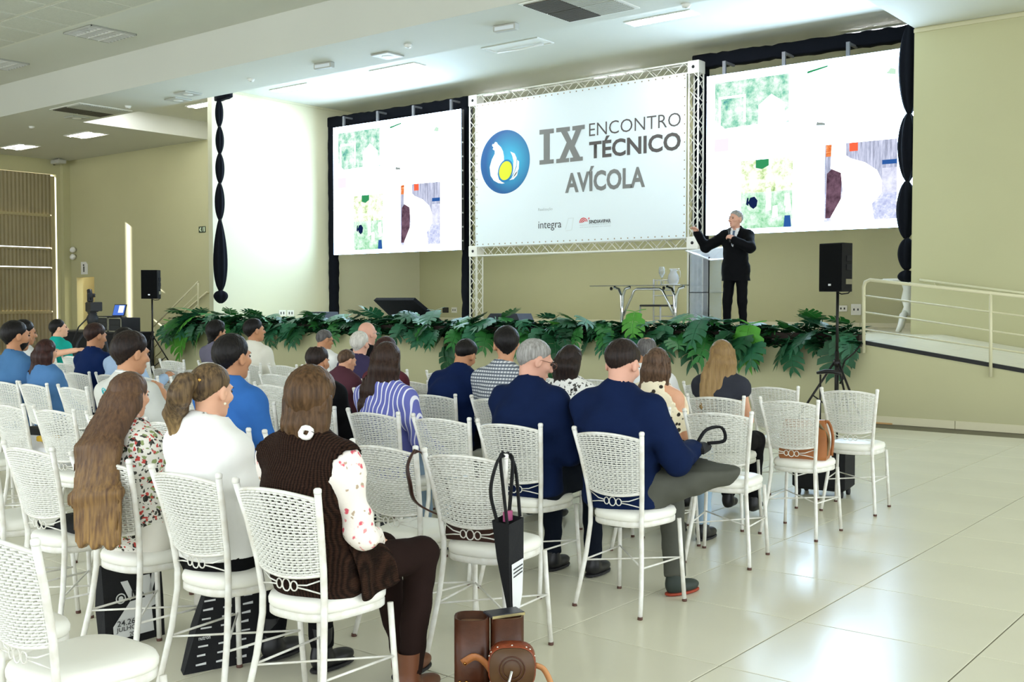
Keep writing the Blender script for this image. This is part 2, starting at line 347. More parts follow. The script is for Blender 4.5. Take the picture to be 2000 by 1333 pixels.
tc = nt.nodes.new('ShaderNodeTexCoord'); gr = nt.nodes.new('ShaderNodeTexGradient'); gr.gradient_type = 'SPHERICAL'; mp = nt.nodes.new('ShaderNodeMapping'); cr = nt.nodes.new('ShaderNodeValToRGB')
nt.links.new(tc.outputs['Generated'], mp.inputs[0]); mp.inputs['Location'].default_value = (-1.15, 0, -.95); mp.inputs['Scale'].default_value = (1.9, 0, 1.9)
nt.links.new(mp.outputs[0], gr.inputs[0]); nt.links.new(gr.outputs[1], cr.inputs[0]); nt.links.new(cr.outputs[0], I['Base Color'])
cr.color_ramp.elements[0].color = lin('0d5590'); cr.color_ramp.elements[1].color = lin('3fc0e4'); cr.color_ramp.elements[0].position = .05; I['Roughness'].default_value = .45
cxx, czz = bc(287, 655); rx = (bc(447, 655)[0]-bc(127, 655)[0])/2; rzz = (bc(287, 448)[1]-bc(287, 862)[1])/2
def flat(pts, y): return MB().add([(p[0], y, p[1]) for p in pts], [tuple(range(len(pts)))])
disc = bchild(flat([(cxx+rx*math.cos(a), czz+rzz*math.sin(a)) for a in [2*math.pi*k/64 for k in range(64)]], yy), 'emblem_disc', bl)
PW = mat('print white', 'fbfdfd', .45); PY = mat('print yellow', 'dfe02c', .45); PB = mat('print blue', '1578b4', .45)
def shape(pts, y, m, name='emblem_print'):
    b = MB(); P = [bc(*p) for p in pts]; bchild(b.add([(p[0], y, p[1]) for p in P], [tuple(range(len(P)))]), name, m, disc)
shape([(225, 525), (236, 527), (243, 540), (262, 558), (276, 585), (282, 620), (282, 650), (265, 665), (247, 700), (241, 735), (250, 770), (268, 785), (287, 793), (270, 797), (245, 793), (215, 776), (195, 745), (189, 690), (203, 640), (222, 602), (222, 582), (208, 572), (214, 562), (205, 550), (208, 538), (216, 540)], yy-.003, PW)
shape([(323, 587), (352, 600), (365, 630), (362, 680), (347, 722), (330, 748), (341, 700), (344, 650), (336, 615)], yy-.003, PW)
shape([(368, 640), (381, 652), (379, 700), (357, 742), (328, 766), (350, 722), (365, 685)], yy-.003, PW)
shape([(362, 722), (374, 714), (368, 742), (345, 768), (318, 774), (345, 748)], yy-.003, PW)
def egg(s, y, m): shape([(293+s*(41*math.cos(a)+9*math.sin(a)), 712-s*(62*math.sin(a))) for a in [2*math.pi*k/28 for k in range(28)]], y, m)
egg(1.18, yy-.0045, PB); egg(1, yy-.006, PY)
GL = mat('print grey', '7c7c7a', .5); DL = mat('print dark grey', '55504e', .5); BK = mat('print black', '2c2a2a', .5); RD = mat('print red', 'd8343a', .5); LG = mat('print light grey', 'b9c0c0', .5)
def btext(s, pa, pb, h, m, off=0):   # pa = lower left corner in close-up units, pb = lower right
    (xa, za), (xb, _) = bc(*pa), bc(*pb); hh = bc(pa[0], pa[1]-h)[1]-za
    t = text(s, 'lettering', xa, za, xb-xa, hh, yy-.002, m, ban, off)
BT = []
btext('ENCONTRO', (836, 489), (1433, 425), 84, DL, -.006); btext('TÉCNICO', (836, 637), (1433, 585), 140, DL, .028); btext('AVÍCOLA', (680, 860), (1200, 822), 162, GL, .03)
btext('Realização', (505, 979), (598, 975), 22, LG); btext('integra', (506, 1106), (655, 1096), 62, BK, -.004); btext('SINDIAVIPAR', (835, 1057), (977, 1050), 23, BK, .02)
btext('SINDICATO DAS INDÚSTRIAS DE PRODUTOS', (775, 1071), (977, 1067), 8, LG); btext('AVÍCOLAS DO ESTADO DO PARANÁ', (775, 1085), (977, 1080), 8, LG)
# slab-serif numeral IX from bars
def bar(pts, m=GL): P = [bc(*p) for p in pts]; b = MB().add([(p[0], yy-.002, p[1]) for p in P], [tuple(range(len(P)))]); bchild(b, 'lettering', m)
bar([(513, 447), (607, 437), (607, 467), (580, 470), (580, 640), (606, 637), (606, 664), (513, 674), (513, 645), (540, 642), (540, 475), (513, 478)])
bar([(622, 435), (711, 425), (711, 453), (693, 456), (722, 515), (748, 449), (727, 451), (727, 423), (808, 412), (808, 440), (787, 443), (742, 552), (777, 622), (795, 620), (795, 646), (712, 655), (712, 629), (733, 626), (708, 572), (684, 632), (706, 629), (706, 655), (622, 664), (622, 637), (645, 634), (690, 528), (653, 460), (622, 463)])
for k, (r0, r1) in enumerate(((22, 27), (13, 18), (4, 9))):
    P = [(800+r1*math.cos(a), 1050-r1*1.2*math.sin(a)) for a in np.linspace(.2+.2*k, math.pi+.1, 10)]+[(800+r0*math.cos(a), 1050-r0*1.2*math.sin(a)) for a in np.linspace(math.pi+.1, .2+.2*k, 10)]
    bar(P, RD)
bar([(826, 1035), (833, 1017), (838, 1017), (838, 1032), (834, 1024)], RD)
for P in ([(680, 1095), (700, 1020), (737, 1018), (735, 1022), (703, 1024), (685, 1095)], [(737, 1018), (725, 1100), (680, 1107), (682, 1103), (721, 1097), (732, 1022)]): bar(P, mat('print faint', 'dbe3e3', .5))
# ------------------------------------------------------------------ LED screens in black draped frames
YS = 17.3
LED = emis('lit white screen', 'c2e0ff', 15.0)
def pic(name, stops, scale, s, stretch=(1, 1, 1)):
    m = bpy.data.materials.new(name); m.use_nodes = True; nt = m.node_tree; nt.nodes.clear()
    tc = nt.nodes.new('ShaderNodeTexCoord'); mp = nt.nodes.new('ShaderNodeMapping'); mp.inputs['Scale'].default_value = stretch; n = nt.nodes.new('ShaderNodeTexNoise'); n.inputs['Scale'].default_value = scale; n.inputs['Detail'].default_value = 7; n.inputs['Roughness'].default_value = .7
    r = nt.nodes.new('ShaderNodeValToRGB'); e = nt.nodes.new('ShaderNodeEmission'); o = nt.nodes.new('ShaderNodeOutputMaterial')
    nt.links.new(tc.outputs['Object'], mp.inputs[0]); nt.links.new(mp.outputs[0], n.inputs['Vector']); nt.links.new(n.outputs[0], r.inputs[0]); nt.links.new(r.outputs[0], e.inputs[0]); nt.links.new(e.outputs[0], o.inputs[0])
    e.inputs[1].default_value = s; el = r.color_ramp.elements
    while len(el) < len(stops): el.new(.5)
    for k, (p, c) in enumerate(stops): el[k].position = p; el[k].color = lin(c)
    return m
TREE = pic('photo of trees', [(.3, '3f8f9a'), (.42, '8fd2b4'), (.52, 'd4f2e2'), (.62, 'ffffff')], 4, 1.0)
GRASS = pic('photo of hens on grass', [(.3, '4a9a6a'), (.42, '9fdcae'), (.55, 'dcf6e4'), (.66, 'ffffff')], 5, 1.0)
WOOD = pic('photo of grey boards', [(.3, '77747c'), (.45, 'aab0c8'), (.6, 'd8dcf2'), (.7, 'ffffff')], 4, 1.0, (4, 1, .4))
PAVE = pic('photo of paving', [(.3, '9fa6d4'), (.5, 'cfd6f2'), (.65, 'ffffff')], 9, 1.0)
HUT = pic('photo of brick hut', [(.35, 'c2552c'), (.5, 'f08a4a'), (.65, 'ffd0a8')], 8, 1.0, (1, 1, 4)); DKF = pic('photo of shade', [(.3, '3a2632'), (.6, '7d5f70')], 6, .9)
PINK = emis('photo pink', 'fbe6f4', 1.05); BIRD = emis('photo dark bird', '1c2f63', .6); RED = emis('photo red', 'ff6a48', 1.0); WH = emis('photo white', 'ffffff', 3); BLUE = emis('photo blue', '3566b0', .8); DG = emis('photo green', '3a9a62', .9)
def screen(px, label, xl, xr, zt_, zb, tilt=0):
    """4 x 3 m LED wall; the slide is laid out in the close-up units of the right hand screen"""
    t = empty('led_screen', (xl, YS, zb), 0, label, 'screen', 'pair of LED screens')
    W, Hh = xr-xl, zt_-zb
    MB().box((0, .0, 0), (W, .09, Hh)).obj('cabinet', mat('screen cabinet', '17181c', .5), t)
    MB().add([(.0, -.004, .0), (W, -.004, 0), (W, -.004, Hh), (0, -.004, Hh)], [(0, 1, 2, 3)]).obj('display', LED, t)
    def q(name, u0, v0, u1, v1, m, y=-.007): MB().add([(u0*W, y, v0*Hh), (u1*W, y, v0*Hh), (u1*W, y, v1*Hh), (u0*W, y, v1*Hh)], [(0, 1, 2, 3)]).obj(name, m, t)
    def pg(name, pts, m, y=-.009): MB().add([(u*W, y, v*Hh) for u, v in pts], [tuple(range(len(pts)))]).obj(name, m, t)
    q('picture', .04, .66, .39, .95, TREE); q('picture', .04, .52, .11, .6, PINK); pg('picture_detail', [(.25, .66), (.25, .78), (.31, .84), (.37, .78), (.37, .66)], WH); pg('picture_detail', [(.06, .69), (.06, .86), (.19, .86), (.19, .69), (.18, .69), (.18, .845), (.07, .845), (.07, .69)], WH)
    pg('picture_detail', [(.09, .66), (.04, .72), (.04, .63), (.3, .62), (.39, .67), (.39, .74), (.3, .67)], WH)
    q('picture', .17, .03, .41, .25, GRASS); q('picture', .17, .25, .41, .45, pic('photo of hedge', [(.3, '4f9a5f'), (.4, 'cfe6a8'), (.5, 'fdfdf0'), (.7, 'ffffff')], 6, 1.0)); pg('picture_detail', [(.24, .4), (.24, .45), (.3, .45), (.3, .41), (.27, .39)], DG)
    pg('picture_detail', [(.205, .19), (.215, .22), (.235, .225), (.25, .2), (.245, .165), (.23, .15), (.215, .165)], BIRD); pg('picture_detail', [(.195, .18), (.2, .22), (.207, .22), (.207, .17)], BIRD); pg('picture_detail', [(.37, .03), (.375, .1), (.4, .1), (.405, .03)], BLUE)
    for u, v in ((.3, .17), (.33, .13), (.385, .2), (.39, .16), (.3, .24)): pg('picture_detail', [(u-.012, v-.04), (u-.01, v+.03), (u+.01, v+.035), (u+.014, v-.03)], WH)
    q('picture', .55, .05, .85, .5, WOOD); q('picture', .55, .05, .85, .22, PAVE, -.0085); pg('picture_detail', [(.555, .5), (.555, .43), (.62, .43), (.62, .5)], HUT, -.0088); pg('picture_detail', [(.655, .5), (.655, .45), (.69, .45), (.69, .5)], RED, -.0088)
    pg('picture_detail', [(.555, .07), (.56, .33), (.6, .38), (.625, .33), (.62, .17), (.575, .07)], DKF, -.0088)
    pg('picture_detail', [(.58, .5), (.575, .36), (.62, .33), (.63, .2), (.58, .08), (.58, .05), (.76, .05), (.75, .14), (.79, .2), (.79, .27), (.77, .33), (.72, .38), (.66, .41), (.64, .43), (.64, .5)], WH, -.0095)
    q('picture', .79, .36, .85, .385, BLUE, -.0095); q('picture', .79, .2, .85, .34, pic('photo of boards pale', [(.3, 'b9bdd8'), (.6, 'eef0ff')], 6, 1.0), -.0095)
    pg('picture_detail', [(.47, .93), (.47, .945), (.56, .965), (.56, .955)], DG); pg('picture_detail', [(.8, .87), (.82, .9), (.84, .89), (.84, .86)], emis('photo pale green', 'bfe0c8', 1.1)); pg('picture_detail', [(.51, .62), (.515, .64), (.55, .63), (.55, .615)], emis('photo grey', '9aa5a0', .9))
    for k in range(4):
        u = .08+.28*k; MB().box((u*W-.03, .02, Hh), (u*W+.03, .06, Hh+.24)).box((u*W-.02, .05, Hh+.2), (u*W+.02, .4, Hh+.24)).obj('hanger', mat('hanger steel', '6b6d72', .5), t)
    b = MB()
    for k in range(9): b.box((W, .02, Hh*(.06+.1*k)), (W+.012, .05, Hh*(.06+.1*k)+.03))
    b.obj('side_latches', GREYP, t)['kind'] = 'stuff'; return t
a, c = atY(651, 250, YS), atY(898, 487, YS)
sl = screen(0, 'smaller looking LED screen left of the banner showing hen photos', a.x, a.x+4.0, atY(651, 250, YS).z, atY(658, 498, YS).z)
a = atY(1381, 150, YS); sr = screen(1, 'LED screen right of the banner behind the speaking man', a.x, a.x+4.0, a.z, atY(1384, 460, YS).z)
def wrapped(b, p, q, w, d, seed):
    """a square post wrapped in loosely tied cloth"""
    rr = random.Random(seed); p, q = Vector(p), Vector(q); L = (q-p).length; n = int(L/.12)+2; R = []
    ax = (q-p).normalized(); u = Vector((1, 0, 0)) if abs(ax.x) < .5 else Vector((0, 0, 1)); v = Vector((0, 1, 0))
    for i in range(n):
        c = p+ax*(L*i/(n-1)); s = 1+rr.uniform(-.07, .07)-(.12 if i % 9 == 4 else 0); R.append([c+(u*cu*w+v*cv*d)*s*.5 for cu, cv in ((-1, -.8), (-.8, -1), (.8, -1), (1, -.8), (1, .8), (.8, 1), (-.8, 1), (-1, .8))])
    b.loft(R, True, True)
def frame(label, xl, xr, zt_, zr, wl, left=True, right=True):
    t = empty('draped_frame', (xl, YS+.2, HS), 0, label, 'frame', 'black draped screen frames')
    def ob(b, n): o = b.obj(n, BLACKF); o.parent = t; o.matrix_parent_inverse = Matrix.Translation(-t.location)
    if left: b = MB(); wrapped(b, (xl, YS+.42, HS), (xl, YS+.42, zt_+.1), wl, .2, 3); ob(b, 'post')
    if right: b = MB(); wrapped(b, (xr, YS+.42, HS), (xr, YS+.42, zt_+.1), wl*.9, .2, 4); ob(b, 'post')
    b = MB(); wrapped(b, (xl-wl/2, YS+.42, zt_), (xr+wl/2, YS+.42, zr), .24, .22, 5); ob(b, 'crossbar')
YQ = YS+.42
frame('black cloth covered frame around the left screen', atY(651, 400, YQ).x, atY(912, 400, YQ).x, atY(651, 240, YQ).z, atY(912, 201, YQ).z, .2)
frame('black cloth covered frame above and left of the right screen', atY(1369, 300, YQ).x, -4.6, atY(1369, 122, YQ).z, atY(1763, 72, YQ).z+.02, .26, True, False)
# gathered black curtains
def curtain(x, y, nodes, label, rmax):
    t = empty('tied_curtain', (x, y, nodes[-1][0]), 0, label, 'curtain', 'tied black curtains'); rr = random.Random(len(nodes))
    for k in range(len(nodes)-1):
        (za, ra), (zb_, rb) = nodes[k], nodes[k+1]; prof = []
        for i in range(15):
            u = i/14; prof.append((max(.03, (ra+(rb-ra)*u)*math.sin(math.pi*min(max(u*.96+.02, 0), 1))**.5), za+(zb_-za)*u-nodes[-1][0]))
        MB().lathe(prof, 40, (rr.uniform(-.015, .015), 0, 0), flute=.13, fk=7, ph=rr.uniform(0, 6)).obj('gather', BLACKF, t)
        if k: MB().lathe([(.03, za-nodes[-1][0]-.02), (.034, za-nodes[-1][0]), (.03, za-nodes[-1][0]+.02)], 10).obj('tie', mat('black cord', '101014', .6), t)
    return t
xc, yc = XP-.02, 14.12
zz2 = [atY(428, y, yc).z for y in (194, 248, 300, 358, 430, 568, 593)]
ct = curtain(atY(430, 400, yc).x, yc, [(zz2[0], .08), (zz2[1], .08), (zz2[2], .085), (zz2[3], .09), (zz2[4], .1), (zz2[5], .165), (zz2[6], .11)], 'black curtain tied into bulges along the white partition edge', .2)
b = MB(); wrapped(b, (0, 0, 0), (.46, .0, .03), .13, .15, 8); o = b.obj('swag', BLACKF, ct, (-.1, .02, zz2[0]-zz2[-1]+.03))
yc = 17.08; zz2 = [atY(1775, y, yc).z for y in (47, 222, 354, 466, 528, 552)]
curtain(atY(1774, 300, yc).x, yc, [(zz2[0], .17), (zz2[1], .15), (zz2[2], .14), (zz2[3], .14), (zz2[4], .12), (zz2[5], .13)], 'black curtain tied into bulges beside the right screen', .2)
# ------------------------------------------------------------------ white rattan banquet chairs (modelled once, copied with all parts)
WR = mat('white woven rattan', 'f2f2ea', .45, var=.03, vs=30); WS = mat('white enamelled steel', 'f3f3ee', .3, var=.05, vs=18, col2='dcd8cc'); WV = mat('white vinyl cushion', 'f6f5ec', .35, bump=.04, bs=14); FOOT = mat('brown foot cap', '5a3b30', .6)
def chair_parts():
    P = []
    def post(s):   # post centre line: wide at the top, pinched at the seat, splayed at the floor
        pts = [(s*.195, 0, .0), (s*.182, .03, .12), (s*.165, .06, .27), (s*.152, .078, .42), (s*.152, .08, .5), (s*.162, .066, .62), (s*.18, .035, .77), (s*.2, .0, .905)]
        return pts
    for s in (-1, 1):
        p = post(s); b = MB().tube(p, [.0115, .0122, .0125, .0125, .0125, .0125, .0125, .0125], 8); b.lathe([(.0125, .0), (.014, .006), (.014, .016), (.009, .021), (0, .022)], 8, (s*.2, 0, .9)); P.append(('back_post', b.mesh('back_post', WS)))
    for s in (-1, 1):
        P.append(('leg', MB().tube([(s*.2, .425, 0), (s*.188, .41, .25), (s*.18, .4, .435)], .0115, 8).mesh('leg', WS)))
    for x, y in ((-.195, 0), (.195, 0), (-.2, .425), (.2, .425)):
        P.append(('foot_cap', MB().lathe([(.0125, 0), (.0135, .004), (.0125, .014)], 8, (x, y, 0)).mesh('foot_cap', FOOT)))
    # woven back: a surface between the posts, bowed backwards
    zb, zt = .607, .872
    def hw(z):
        zs = [.42, .5, .62, .77, .905]; xs = [.152, .152, .162, .18, .2]; ys = [.078, .08, .066, .035, 0]
        return np.interp(z, zs, xs), np.interp(z, zs, ys)
    def S(u, v):   # u -1..1 across, v 0..1 up
        sag = .03*(1-u*u); z = zb+(zt-zb)*v+(.024*(1-u*u) if v > .5 else 0)*(v-.5)*2-.018*(1-u*u)*(1-v)*(1 if v < 1 else 0); w, y = hw(z); return Vector((u*(w-.008), y-sag*1.2, z))
    b = MB(); nst, nrow, seg = 13, 29, 26
    for i in range(nst):
        u = -1+2*(i+.5)/nst; b.tube([S(u, k/6) for k in range(7)], .0032, 4, cap=False)
    for r in range(nrow):
        v = (r+.5)/nrow; ph = r % 2; R = []
        for k in range(seg+1):
            u = -1+2*k/seg; p = S(u, v); off = .0058*math.cos(math.pi*(k+ph)) ; hh = (zt-zb)/nrow*.455; R.append([(p.x, p.y+off-.0022, p.z-hh), (p.x, p.y+off-.0045, p.z), (p.x, p.y+off-.0022, p.z+hh), (p.x, p.y+off+.0028, p.z)])
        b.loft(R, smooth=True)
    P.append(('woven_back', b.mesh('woven_back', WR)))
    P.append(('top_rail', MB().tube([S(-1+2*k/16, 1.0)+Vector((0, 0, .004)) for k in range(17)], .0075, 6).mesh('top_rail', WS)))
    P.append(('bottom_rail', MB().tube([S(-1+2*k/16, 0)-Vector((0, 0, .004)) for k in range(17)], .007, 6).mesh('bottom_rail', WS)))
    zr = .552
    def bow(x, z): return (x, .078-.03*(1-(x/.15)**2)*1.0+.0, z)
    for k, x in enumerate((-.036, 0, .036)):
        r = .015 if k != 1 else .019; P.append(('ring', MB().tube([bow(x+r*math.cos(a), zr+r*1.15*math.sin(a)) for a in [2*math.pi*j/14 for j in range(15)]], .0028, 5, cap=False).mesh('ring', WS)))
    for s in (-1, 1):
        for d in (1, -1): P.append(('scroll_rod', MB().tube([bow(s*.05, zr+d*.004), bow(s*.09, zr+d*.008), bow(s*.15, zr+.006+d*.026)], .003, 5).mesh('scroll_rod', WS)))
    # seat
    def outline(g, z, rr=0):
        pts = []
        for k in range(40):
            a = 2*math.pi*k/40; c, s = math.cos(a), math.sin(a); n = 3.2
            x = abs(c)**(2/n)*(1 if c > 0 else -1); y = abs(s)**(2/n)*(1 if s > 0 else -1)
            pts.append((x*(.178+.022*y)*g, .243+y*.19*g, z))
        return pts
    b = MB().loft([outline(.97, .425), outline(1.0, .43), outline(1.0, .452), outline(.97, .455)], True, True); P.append(('seat_frame', b.mesh('seat_frame', WS)))
    b = MB().loft([outline(.98, .455), outline(1.015, .465), outline(1.02, .482), outline(.985, .497), outline(.85, .506), outline(.5, .511), outline(.1, .512)], True, True); P.append(('seat_cushion', b.mesh('seat_cushion', WV)))
    for s in (-1, 1): P.append(('stretcher', MB().tube([(s*.167, .055, .235), (s*.193, .41, .235)], .005, 6).mesh('stretcher', WS)))
    P.append(('stretcher', MB().tube([(-.168, .053, .232), (.192, .412, .232)], .0045, 6).mesh('stretcher', WS))); P.append(('stretcher', MB().tube([(.168, .053, .24), (-.192, .412, .24)], .0045, 6).mesh('stretcher', WS)))
    return P
CP = chair_parts()
ROWY = [(1.43, 0), (2.40, .01), (3.42, .03), (4.45, .036), (5.64, .07), (6.62, .09), (7.66, .1)]
ORD = ['back row nearest the camera', 'second row from the back', 'third row from the back', 'fourth row from the back', 'third row from the front', 'second row from the front', 'front row']
NTH = ['aisle-end', 'second', 'third', 'fourth', 'fifth', 'sixth', 'seventh', 'eighth', 'ninth', 'tenth', 'eleventh', 'twelfth', 'thirteenth', 'fourteenth', 'fifteenth', 'sixteenth', 'seventeenth', 'eighteenth', 'nineteenth']
ROWX = [[-2.97, -3.48], [-2.97, -3.5, -4.08, -4.66, -5.2], [-2.99, -3.46, -4.06, -4.58, -5.05, -5.62, -6.18, -6.72, -7.25],
        [-2.95, -3.56, -4.03, -4.55, -5.08, -5.6, -6.1, -6.63, -7.15, -7.68, -8.23, -8.68],
        [-2.97, -3.48, -3.95, -4.56, -5.09, -5.64, -6.2, -6.7, -7.2, -7.72, -8.28, -8.76, -9.25, -9.8, -10.3],
        [-2.97, -3.48, -4.0, -4.55, -5.1, -5.6, -6.13, -6.67, -7.2, -7.67, -8.2, -8.72, -9.15, -9.7, -10.3, -10.8, -11.3],
        [-2.97, -3.54, -4.07, -4.6, -5.05, -5.6, -6.17, -6.62, -7.24, -7.7, -8.2, -8.65, -9.16, -9.7, -10.33, -10.9, -11.5, -12.1, -12.6]]
CYAW = {(6, 0): 7, (4, 0): 12, (5, 1): 9, (2, 0): 10, (0, 0): 1, (1, 0): 5, (1, 1): 3, (1, 2): 3, (3, 0): 0, (3, 1): 5, (5, 0): 1}
CHAIR = {}
for r, xs in enumerate(ROWX):
    for k, x in enumerate(xs):
        y = ROWY[r][0]+ROWY[r][1]*(x+2.97); ya = math.radians(CYAW.get((r, k), 3+random.uniform(-3, 3)))
        t = empty('rattan_chair', (x, y, 0), ya, None, 'chair', 'white rattan chairs in rows')
        t['label'] = ('aisle-end white rattan chair of the '+ORD[r]) if k == 0 else '%s white rattan chair from the aisle in the %s' % (NTH[k], ORD[r])
        CHAIR[r, k] = t
        for n, me in CP: link(n, me, t)
# ------------------------------------------------------------------ on the stage: plants, monitors, table, lectern
def leaf_mesh(seed, L=.5, W=.5, fold=.25, droop=.5, nl=6):
    """monstera leaf: midrib, two rows of lobes parted by deep slits, heart shaped base; lies along +Y, drooping"""
    rr = random.Random(seed); b = MB()
    def sp(x, y):    # bend
        r = math.hypot(x, y); return (x, y, -droop*.55*(y*y)/L-.35*x*x/W*droop+fold*abs(x)*.35)
    prof = lambda t: (math.sin(math.pi*min(1, max(0, (t*.86+.12))))**.75)
    for s in (-1, 1):
        edges = [-.16+1.16*k/nl for k in range(nl+1)]
        for k in range(nl):
            t0, t1 = edges[k], edges[k+1]; gap = .085 if k else .0; tm = (t0+t1)/2
            wl = W*.5*(prof(max(tm, 0))*(.92+rr.uniform(-.06, .08)) if tm > 0 else .8); up = L*(.05+.16*tm)
            y0, y1 = max(t0, 0)*L*.92, max(t1, .02)*L*.92
            xs = [.006, .22*wl, .5*wl, .8*wl, wl*1.02]; A = []; Bq = []
            for q, x in enumerate(xs):
                u = x/wl; g = gap*(u**.6 if u > .18 else 0)*L*.28; rise = up*u*u+(t0 < 0)*(-.16*L*u)
                tip = 1-.45*max(0, u-.75)*4*.5
                c = (y0+y1)/2+rise; h = max((y1-y0)/2*(1+u*.38)-g, .008)*tip; A.append((s*x, c-h)); Bq.append((s*x, c+h))
            V = [sp(*p) for p in A]+[sp(*p) for p in Bq]; n = len(xs)
            b.add(V, [(i, i+1, n+i+1, n+i) if s > 0 else (i, n+i, n+i+1, i+1) for i in range(n-1)], True)
    b.tube([sp(0, L*.0), sp(0, L*.3), sp(0, L*.6), sp(0, L*.9)], [.006, .005, .004, .002], 5)
    return b
LEAFM = [mat('deep green leaf', '1d5430', .5, var=.3, vs=7, ), mat('blue green leaf', '2b6a48', .5, var=.25, vs=7, ), mat('mid green leaf', '2c7430', .5, var=.25, vs=7, ), mat('fresh green leaf', '4f9a32', .5, var=.2, vs=7, )]
LV = [[leaf_mesh(s*4+k, .5, .5, .25, (.2, .7, 1.1)[k % 3], 6).mesh('leaf', LEAFM[s]) for k in range(3)] for s in range(4)]
def put_leaf(t, x, y, z, size, heading, pitch, roll, shade):
    o = link('leaf', LV[shade][random.randrange(3)], t); M = Matrix.Translation(Vector((x, y, z))-t.location) @ Matrix.Rotation(heading, 4, 'Z') @ Matrix.Rotation(roll, 4, 'Y') @ Matrix.Rotation(pitch, 4, 'X') @ Matrix.Scale(size, 4)
    o.matrix_local = M
g = empty('monstera_garland', (-13, YF+.1, HS), 0, 'long garland of dark monstera leaves along the stage edge', 'plant garland')
R = random.Random(21)
for k in range(180):
    x = -20.2+k*(15.0/179)+R.uniform(-.12, .12); front = R.random()
    y = YF+.12-.2*front; z = HS+.02+R.uniform(-.02, .12)+.1*(1-front)
    if front > .5: put_leaf(g, x, YF-.04-R.uniform(0, .08), HS+R.uniform(-.02, .12), R.uniform(.6, .95), math.pi+R.uniform(-1.0, 1.0), R.uniform(-1.15, -.35), R.uniform(-.4, .4), R.choice((0, 0, 1, 1, 2)))
    else: put_leaf(g, x, y, z+.05, R.uniform(.55, .85), math.pi+R.uniform(-1.6, 1.6), R.uniform(-.3, .6), R.uniform(-.5, .5), R.choice((0, 1, 1, 2, 2)))
for px, py, s, sh, pi_ in ((1465, 650, 1.5, 3, -1.1), (1240, 625, 1.05, 3, -.9), (1370, 640, 1.15, 1, -.7), (1300, 650, 1.2, 1, -1.2), (850, 620, 1.1, 1, -.5), (1075, 690, 1.3, 0, -1.2), (1640, 680, 1.4, 0, -1.3), (1545, 690, 1.0, 1, -1.3), (880, 690, 1.2, 0, -1.2), (720, 640, 1.1, 1, -.7), (1432, 648, .8, 1, .5), (1595, 640, .8, 2, .5), (1085, 650, .6, 3, .6)):
    p = atY(px, py, YF-.1); put_leaf(g, p.x, p.y, p.z+.12, s*.78, math.pi+R.uniform(-.3, .3), pi_, R.uniform(-.2, .2), sh)
g2 = empty('monstera_cluster', (-20.4, YF, HS), 0, 'lighter green monstera cluster at the left stage end', 'plant')
for px, py, s, hd, pi_ in ((338, 640, 1.2, .5, -1.2), (352, 632, .9, .2, -.4), (365, 650, 1.5, -.3, -1.2), (385, 628, 1.0, -.5, -.2), (398, 648, 1.1, -.6, -.9), (345, 622, .9, .9, .4), (378, 620, .9, -.9, .5)):
    p = atY(px, py, YF-.06); put_leaf(g2, p.x, p.y, p.z+.12, s, math.pi+hd, pi_, 0, 3 if s > .95 else 2)
rob0 = MB().box((-20.35, YF+.01, HS+.001), (-5.15, YF+.2, HS+.085)).obj('planter_trough', mat('dark brown trough', '2a1f18', .8), g); rob0.matrix_parent_inverse = Matrix.Translation(-g.location)
# low filler foliage behind the leaves
b = MB()
for k in range(6500):
    x = R.uniform(-20.3, -5.15); y = YF+R.uniform(-.12, .2); z = HS+R.uniform(-.09, .02) if y < YF+.01 else HS+R.uniform(.07, .17); a = R.uniform(0, 6.28); l = R.uniform(.08, .18); wd = l*.35; dz = R.uniform(-.06, .06)
    c, s = math.cos(a), math.sin(a); b.add([(x, y, z), (x+c*l*.5-s*wd, y+s*l*.5+c*wd, z+dz*.5+.01), (x+c*l, y+s*l, z+dz), (x+c*l*.5+s*wd, y+s*l*.5-c*wd, z+dz*.5+.01)], [(0, 1, 2, 3)])
o = b.obj('filler_foliage', mat('dark filler leaf', '1b4a2a', .9, var=.35, vs=5, spec=.1), g); o.matrix_parent_inverse = Matrix.Translation(-g.location); o['kind'] = 'stuff'
# floor monitors (wedges)
def wedge(px, py, Y, w, label):
    p = atY(px, py, Y); t = empty('floor_monitor', (p.x, Y, HS), 0, label, 'stage monitor', 'black floor monitors')
    h = .3; BX = mat('black speaker paint', '2b2f3a', .55, bump=.1, bs=200)
    b = MB().prism([(-w/2, -.18, 0), (w/2, -.18, 0), (w/2-.05, -.18, .16), (w/2-.12, -.18, .3), (-w/2+.1, -.18, .3), (-w/2, -.18, .2)], (0, .4, 0)); b.obj('cabinet', BX, t)
    for s in (-1, 1): MB().box((-.06+s*.045-.02, -.187, .2), (-.06+s*.045+.02, -.18, .26)).obj('port', mat('port black', '0b0c10', .8), t)
wedge(628, 620, 14.5, .72, 'black floor monitor beside the left frame post'); wedge(997, 620, 14.5, .8, 'black floor monitor below the banner emblem')
# big tilted prompter screen, seen from behind
p = atY(785, 600, 15.0); t = empty('prompter_screen', (p.x, 15.0, HS), 0, 'large tilted black prompter screen seen from behind on stage', 'monitor')
PB2 = mat('black matt plastic', '0b0d12', .75, spec=.15)
z0, z1 = HS, atY(735, 587, 15.0).z
xa, xb = atY(738, 587, 15).x-p.x, atY(815, 587, 15).x-p.x
b = MB().add([(xa, -.12, z1-HS), (xb, -.12, z1-HS), (xb+.38, .4, .0), (xa+.24, .4, .0), (xa+.02, -.06, z1-HS+.05), (xb, -.06, z1-HS+.05), (xb+.38, .47, .03), (xa+.24, .47, .03)], [(3, 2, 1, 0), (4, 5, 6, 7), (0, 1, 5, 4), (1, 2, 6, 5), (2, 3, 7, 6), (3, 0, 4, 7)]); b.obj('panel', PB2, t)
MB().box((xa+.4, .4, 0), (xb+.1, .62, .1)).obj('stand', PB2, t)
